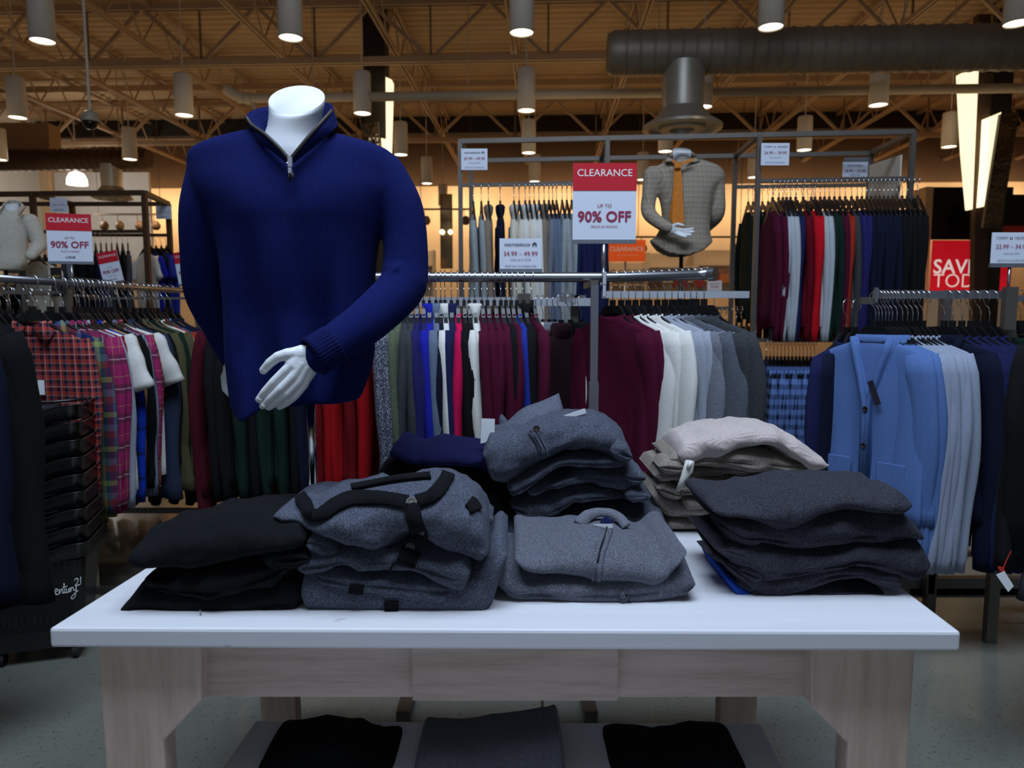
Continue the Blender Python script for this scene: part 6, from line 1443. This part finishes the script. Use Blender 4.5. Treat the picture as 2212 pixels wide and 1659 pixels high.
# ================= nested shopping baskets =================
bask = plain('basket_black', (26, 27, 29), 0.2, vary=0.04); slot = plain('basket_slot', (6, 6, 7), 0.6)
bc = Vector((-1.93, 2.84, 0)); ang = R(17)
m = MB(); m.box(-.16, .16, -.12, .12, .06, .13)
st_ = thing('basket_stand', 'low dark wheeled stand beneath the stacked shopping baskets', 'stand', bc, ang)
m.build('platform', bask, st_)
for sx in (-.13, .13):
    for sy in (-.09, .09):
        m = MB(); m.rings([[(sx - .01, sy + .03 * math.cos(2*math.pi*k/12), .03 + .03 * math.sin(2*math.pi*k/12)) for k in range(12)], [(sx + .01, sy + .03 * math.cos(2*math.pi*k/12), .03 + .03 * math.sin(2*math.pi*k/12)) for k in range(12)]]); m.build('wheel', hangb, st_)
BH = .36; BW, BD = .205, .155; pitch = .069
def rrect(hx, hy, z, rad=.04, seg=6):
    out = []
    for cx, cy, a0 in ((hx - rad, hy - rad, 0), (-hx + rad, hy - rad, 90), (-hx + rad, -hy + rad, 180), (hx - rad, -hy + rad, 270)):
        for k in range(seg + 1):
            a = R(a0 + 90 * k / seg); x, y = cx + rad * math.cos(a), cy + rad * math.sin(a)
            out.append((x, y, z(x, y) if callable(z) else z))
        # straight run subdivided
        nx_ = {0: (-hx + rad, hy), 90: (-hx, -hy + rad), 180: (hx - rad, -hy), 270: (hx, hy - rad)}[a0]
        x0_, y0_ = out[-1][0], out[-1][1]
        for k in range(1, 8):
            x, y = lerp(x0_, nx_[0], k / 8), lerp(y0_, nx_[1], k / 8); out.append((x, y, z(x, y) if callable(z) else z))
    return out
def wave(x, y):  # rim dips in the middle of the long sides where the handle lies
    u = abs(x) / BW; return -.026 * (1 - min(1, max(0, (u - .25) / .5)) ** 2 * (3 - 2 * min(1, max(0, (u - .25) / .5)))) if abs(y) > BD * .8 else 0.0
m = MB(); m.rings([rrect(.160, .115, .0), rrect(.19, .14, BH - .07), rrect(.186, .136, BH - .07), rrect(.155, .11, .006)], True, True); bb_ = m.mesh('basket_body', False)
m = MB(); m.rings([rrect(BW - .012, BD - .012, lambda x, y: BH - .062 + wave(x, y) * .6), rrect(BW, BD, lambda x, y: BH - .058 + wave(x, y) * .6), rrect(BW, BD, lambda x, y: BH - .006 + wave(x, y)), rrect(BW + .007, BD + .007, lambda x, y: BH + wave(x, y)), rrect(BW - .006, BD - .006, lambda x, y: BH + wave(x, y)), rrect(BW - .012, BD - .012, lambda x, y: BH - .03 + wave(x, y))], False, False); br_ = m.mesh('basket_rim', True)
m = MB(); m.tube([(-BW - .006, -.04, BH - .02), (-BW - .006, -.05, BH + .012), (-.1, -.075, BH + .006), (.1, -.075, BH + .006), (BW + .006, -.05, BH + .012), (BW + .006, -.04, BH - .02)], .006, 8); bh_ = m.mesh('handle', True)
ordn = ['bottom basket of the black stack, lettered in white script', 'second black basket from the bottom of the stack', 'third black basket from the bottom of the stack', 'fourth black basket from the bottom of the stack', 'fifth black basket from the bottom of the stack', 'sixth black basket from the bottom of the stack', 'third black basket from the top of the stack', 'black basket just under the top one of the stack', 'topmost black shopping basket of the stack by the plaid shirts']
for i in range(9):
    b_ = thing('shopping_basket', ordn[i], 'basket', bc + Vector((0, 0, .13 + i * pitch)), ang, 'nested black shopping baskets')
    for nm, me in (('basket_body', bb_), ('rim', br_)) + ((('handle', bh_),) if i == 8 else ()):
        inst(nm, me, bask, b_)
    if i == 0:
        n0_ = b_
        def front_pt(x, z): return Vector((x, -(.115 + (.14 - .115) * z / (BH - .07)) - .0015, z))
        for row, zz, nn in ((0, .262, 13), (1, .05, 13)):
            m = MB()
            for k in range(nn):
                x = -.13 + .26 * k / (nn - 1); p = front_pt(x, zz + (.02 if row == 0 else 0)); h_ = .022; m.box(p.x - .004, p.x + .004, p.y - .0005, p.y + .001, p.z - h_, p.z + h_)
            m.build('slot_row', slot, b_)
        # handwritten store name
        strokes = [[(-.052, .175), (-.060, .185), (-.075, .172), (-.085, .140), (-.082, .108), (-.066, .098), (-.048, .112)], [(-.046, .122), (-.034, .130), (-.040, .140), (-.048, .128), (-.040, .108), (-.026, .116)], [(-.026, .136), (-.026, .110), (-.018, .132), (-.012, .134), (-.011, .112), (-.004, .118)], [(.000, .165), (-.002, .115), (.006, .112)], [(-.010, .142), (.014, .148)], [(.008, .136), (.008, .118), (.016, .115), (.022, .136), (.022, .115), (.028, .120)], [(.030, .138), (.030, .118), (.034, .138), (.040, .140)], [(.042, .138), (.044, .122), (.054, .126), (.058, .142), (.050, .095), (.036, .078), (.028, .086), (.050, .108), (.066, .120)], [(.052, .172), (.060, .184), (.070, .178), (.064, .160), (.052, .146), (.076, .150)], [(.084, .190), (.080, .150)]]
        for s_ in strokes:
            pts = [Vector(curve([(k,) + p for k, p in enumerate(s_)], q / 4)) for q in range((len(s_) - 1) * 4 + 1)]
            m = MB(); m.tube([front_pt(p.x * 1.25 + .02, p.y * .95 + .02) if False else front_pt(p[0] * .72 + .112, p[1] * .8 + .065) for p in pts], .0016, 6); m.build('lettering', inkw, b_, smooth=True)
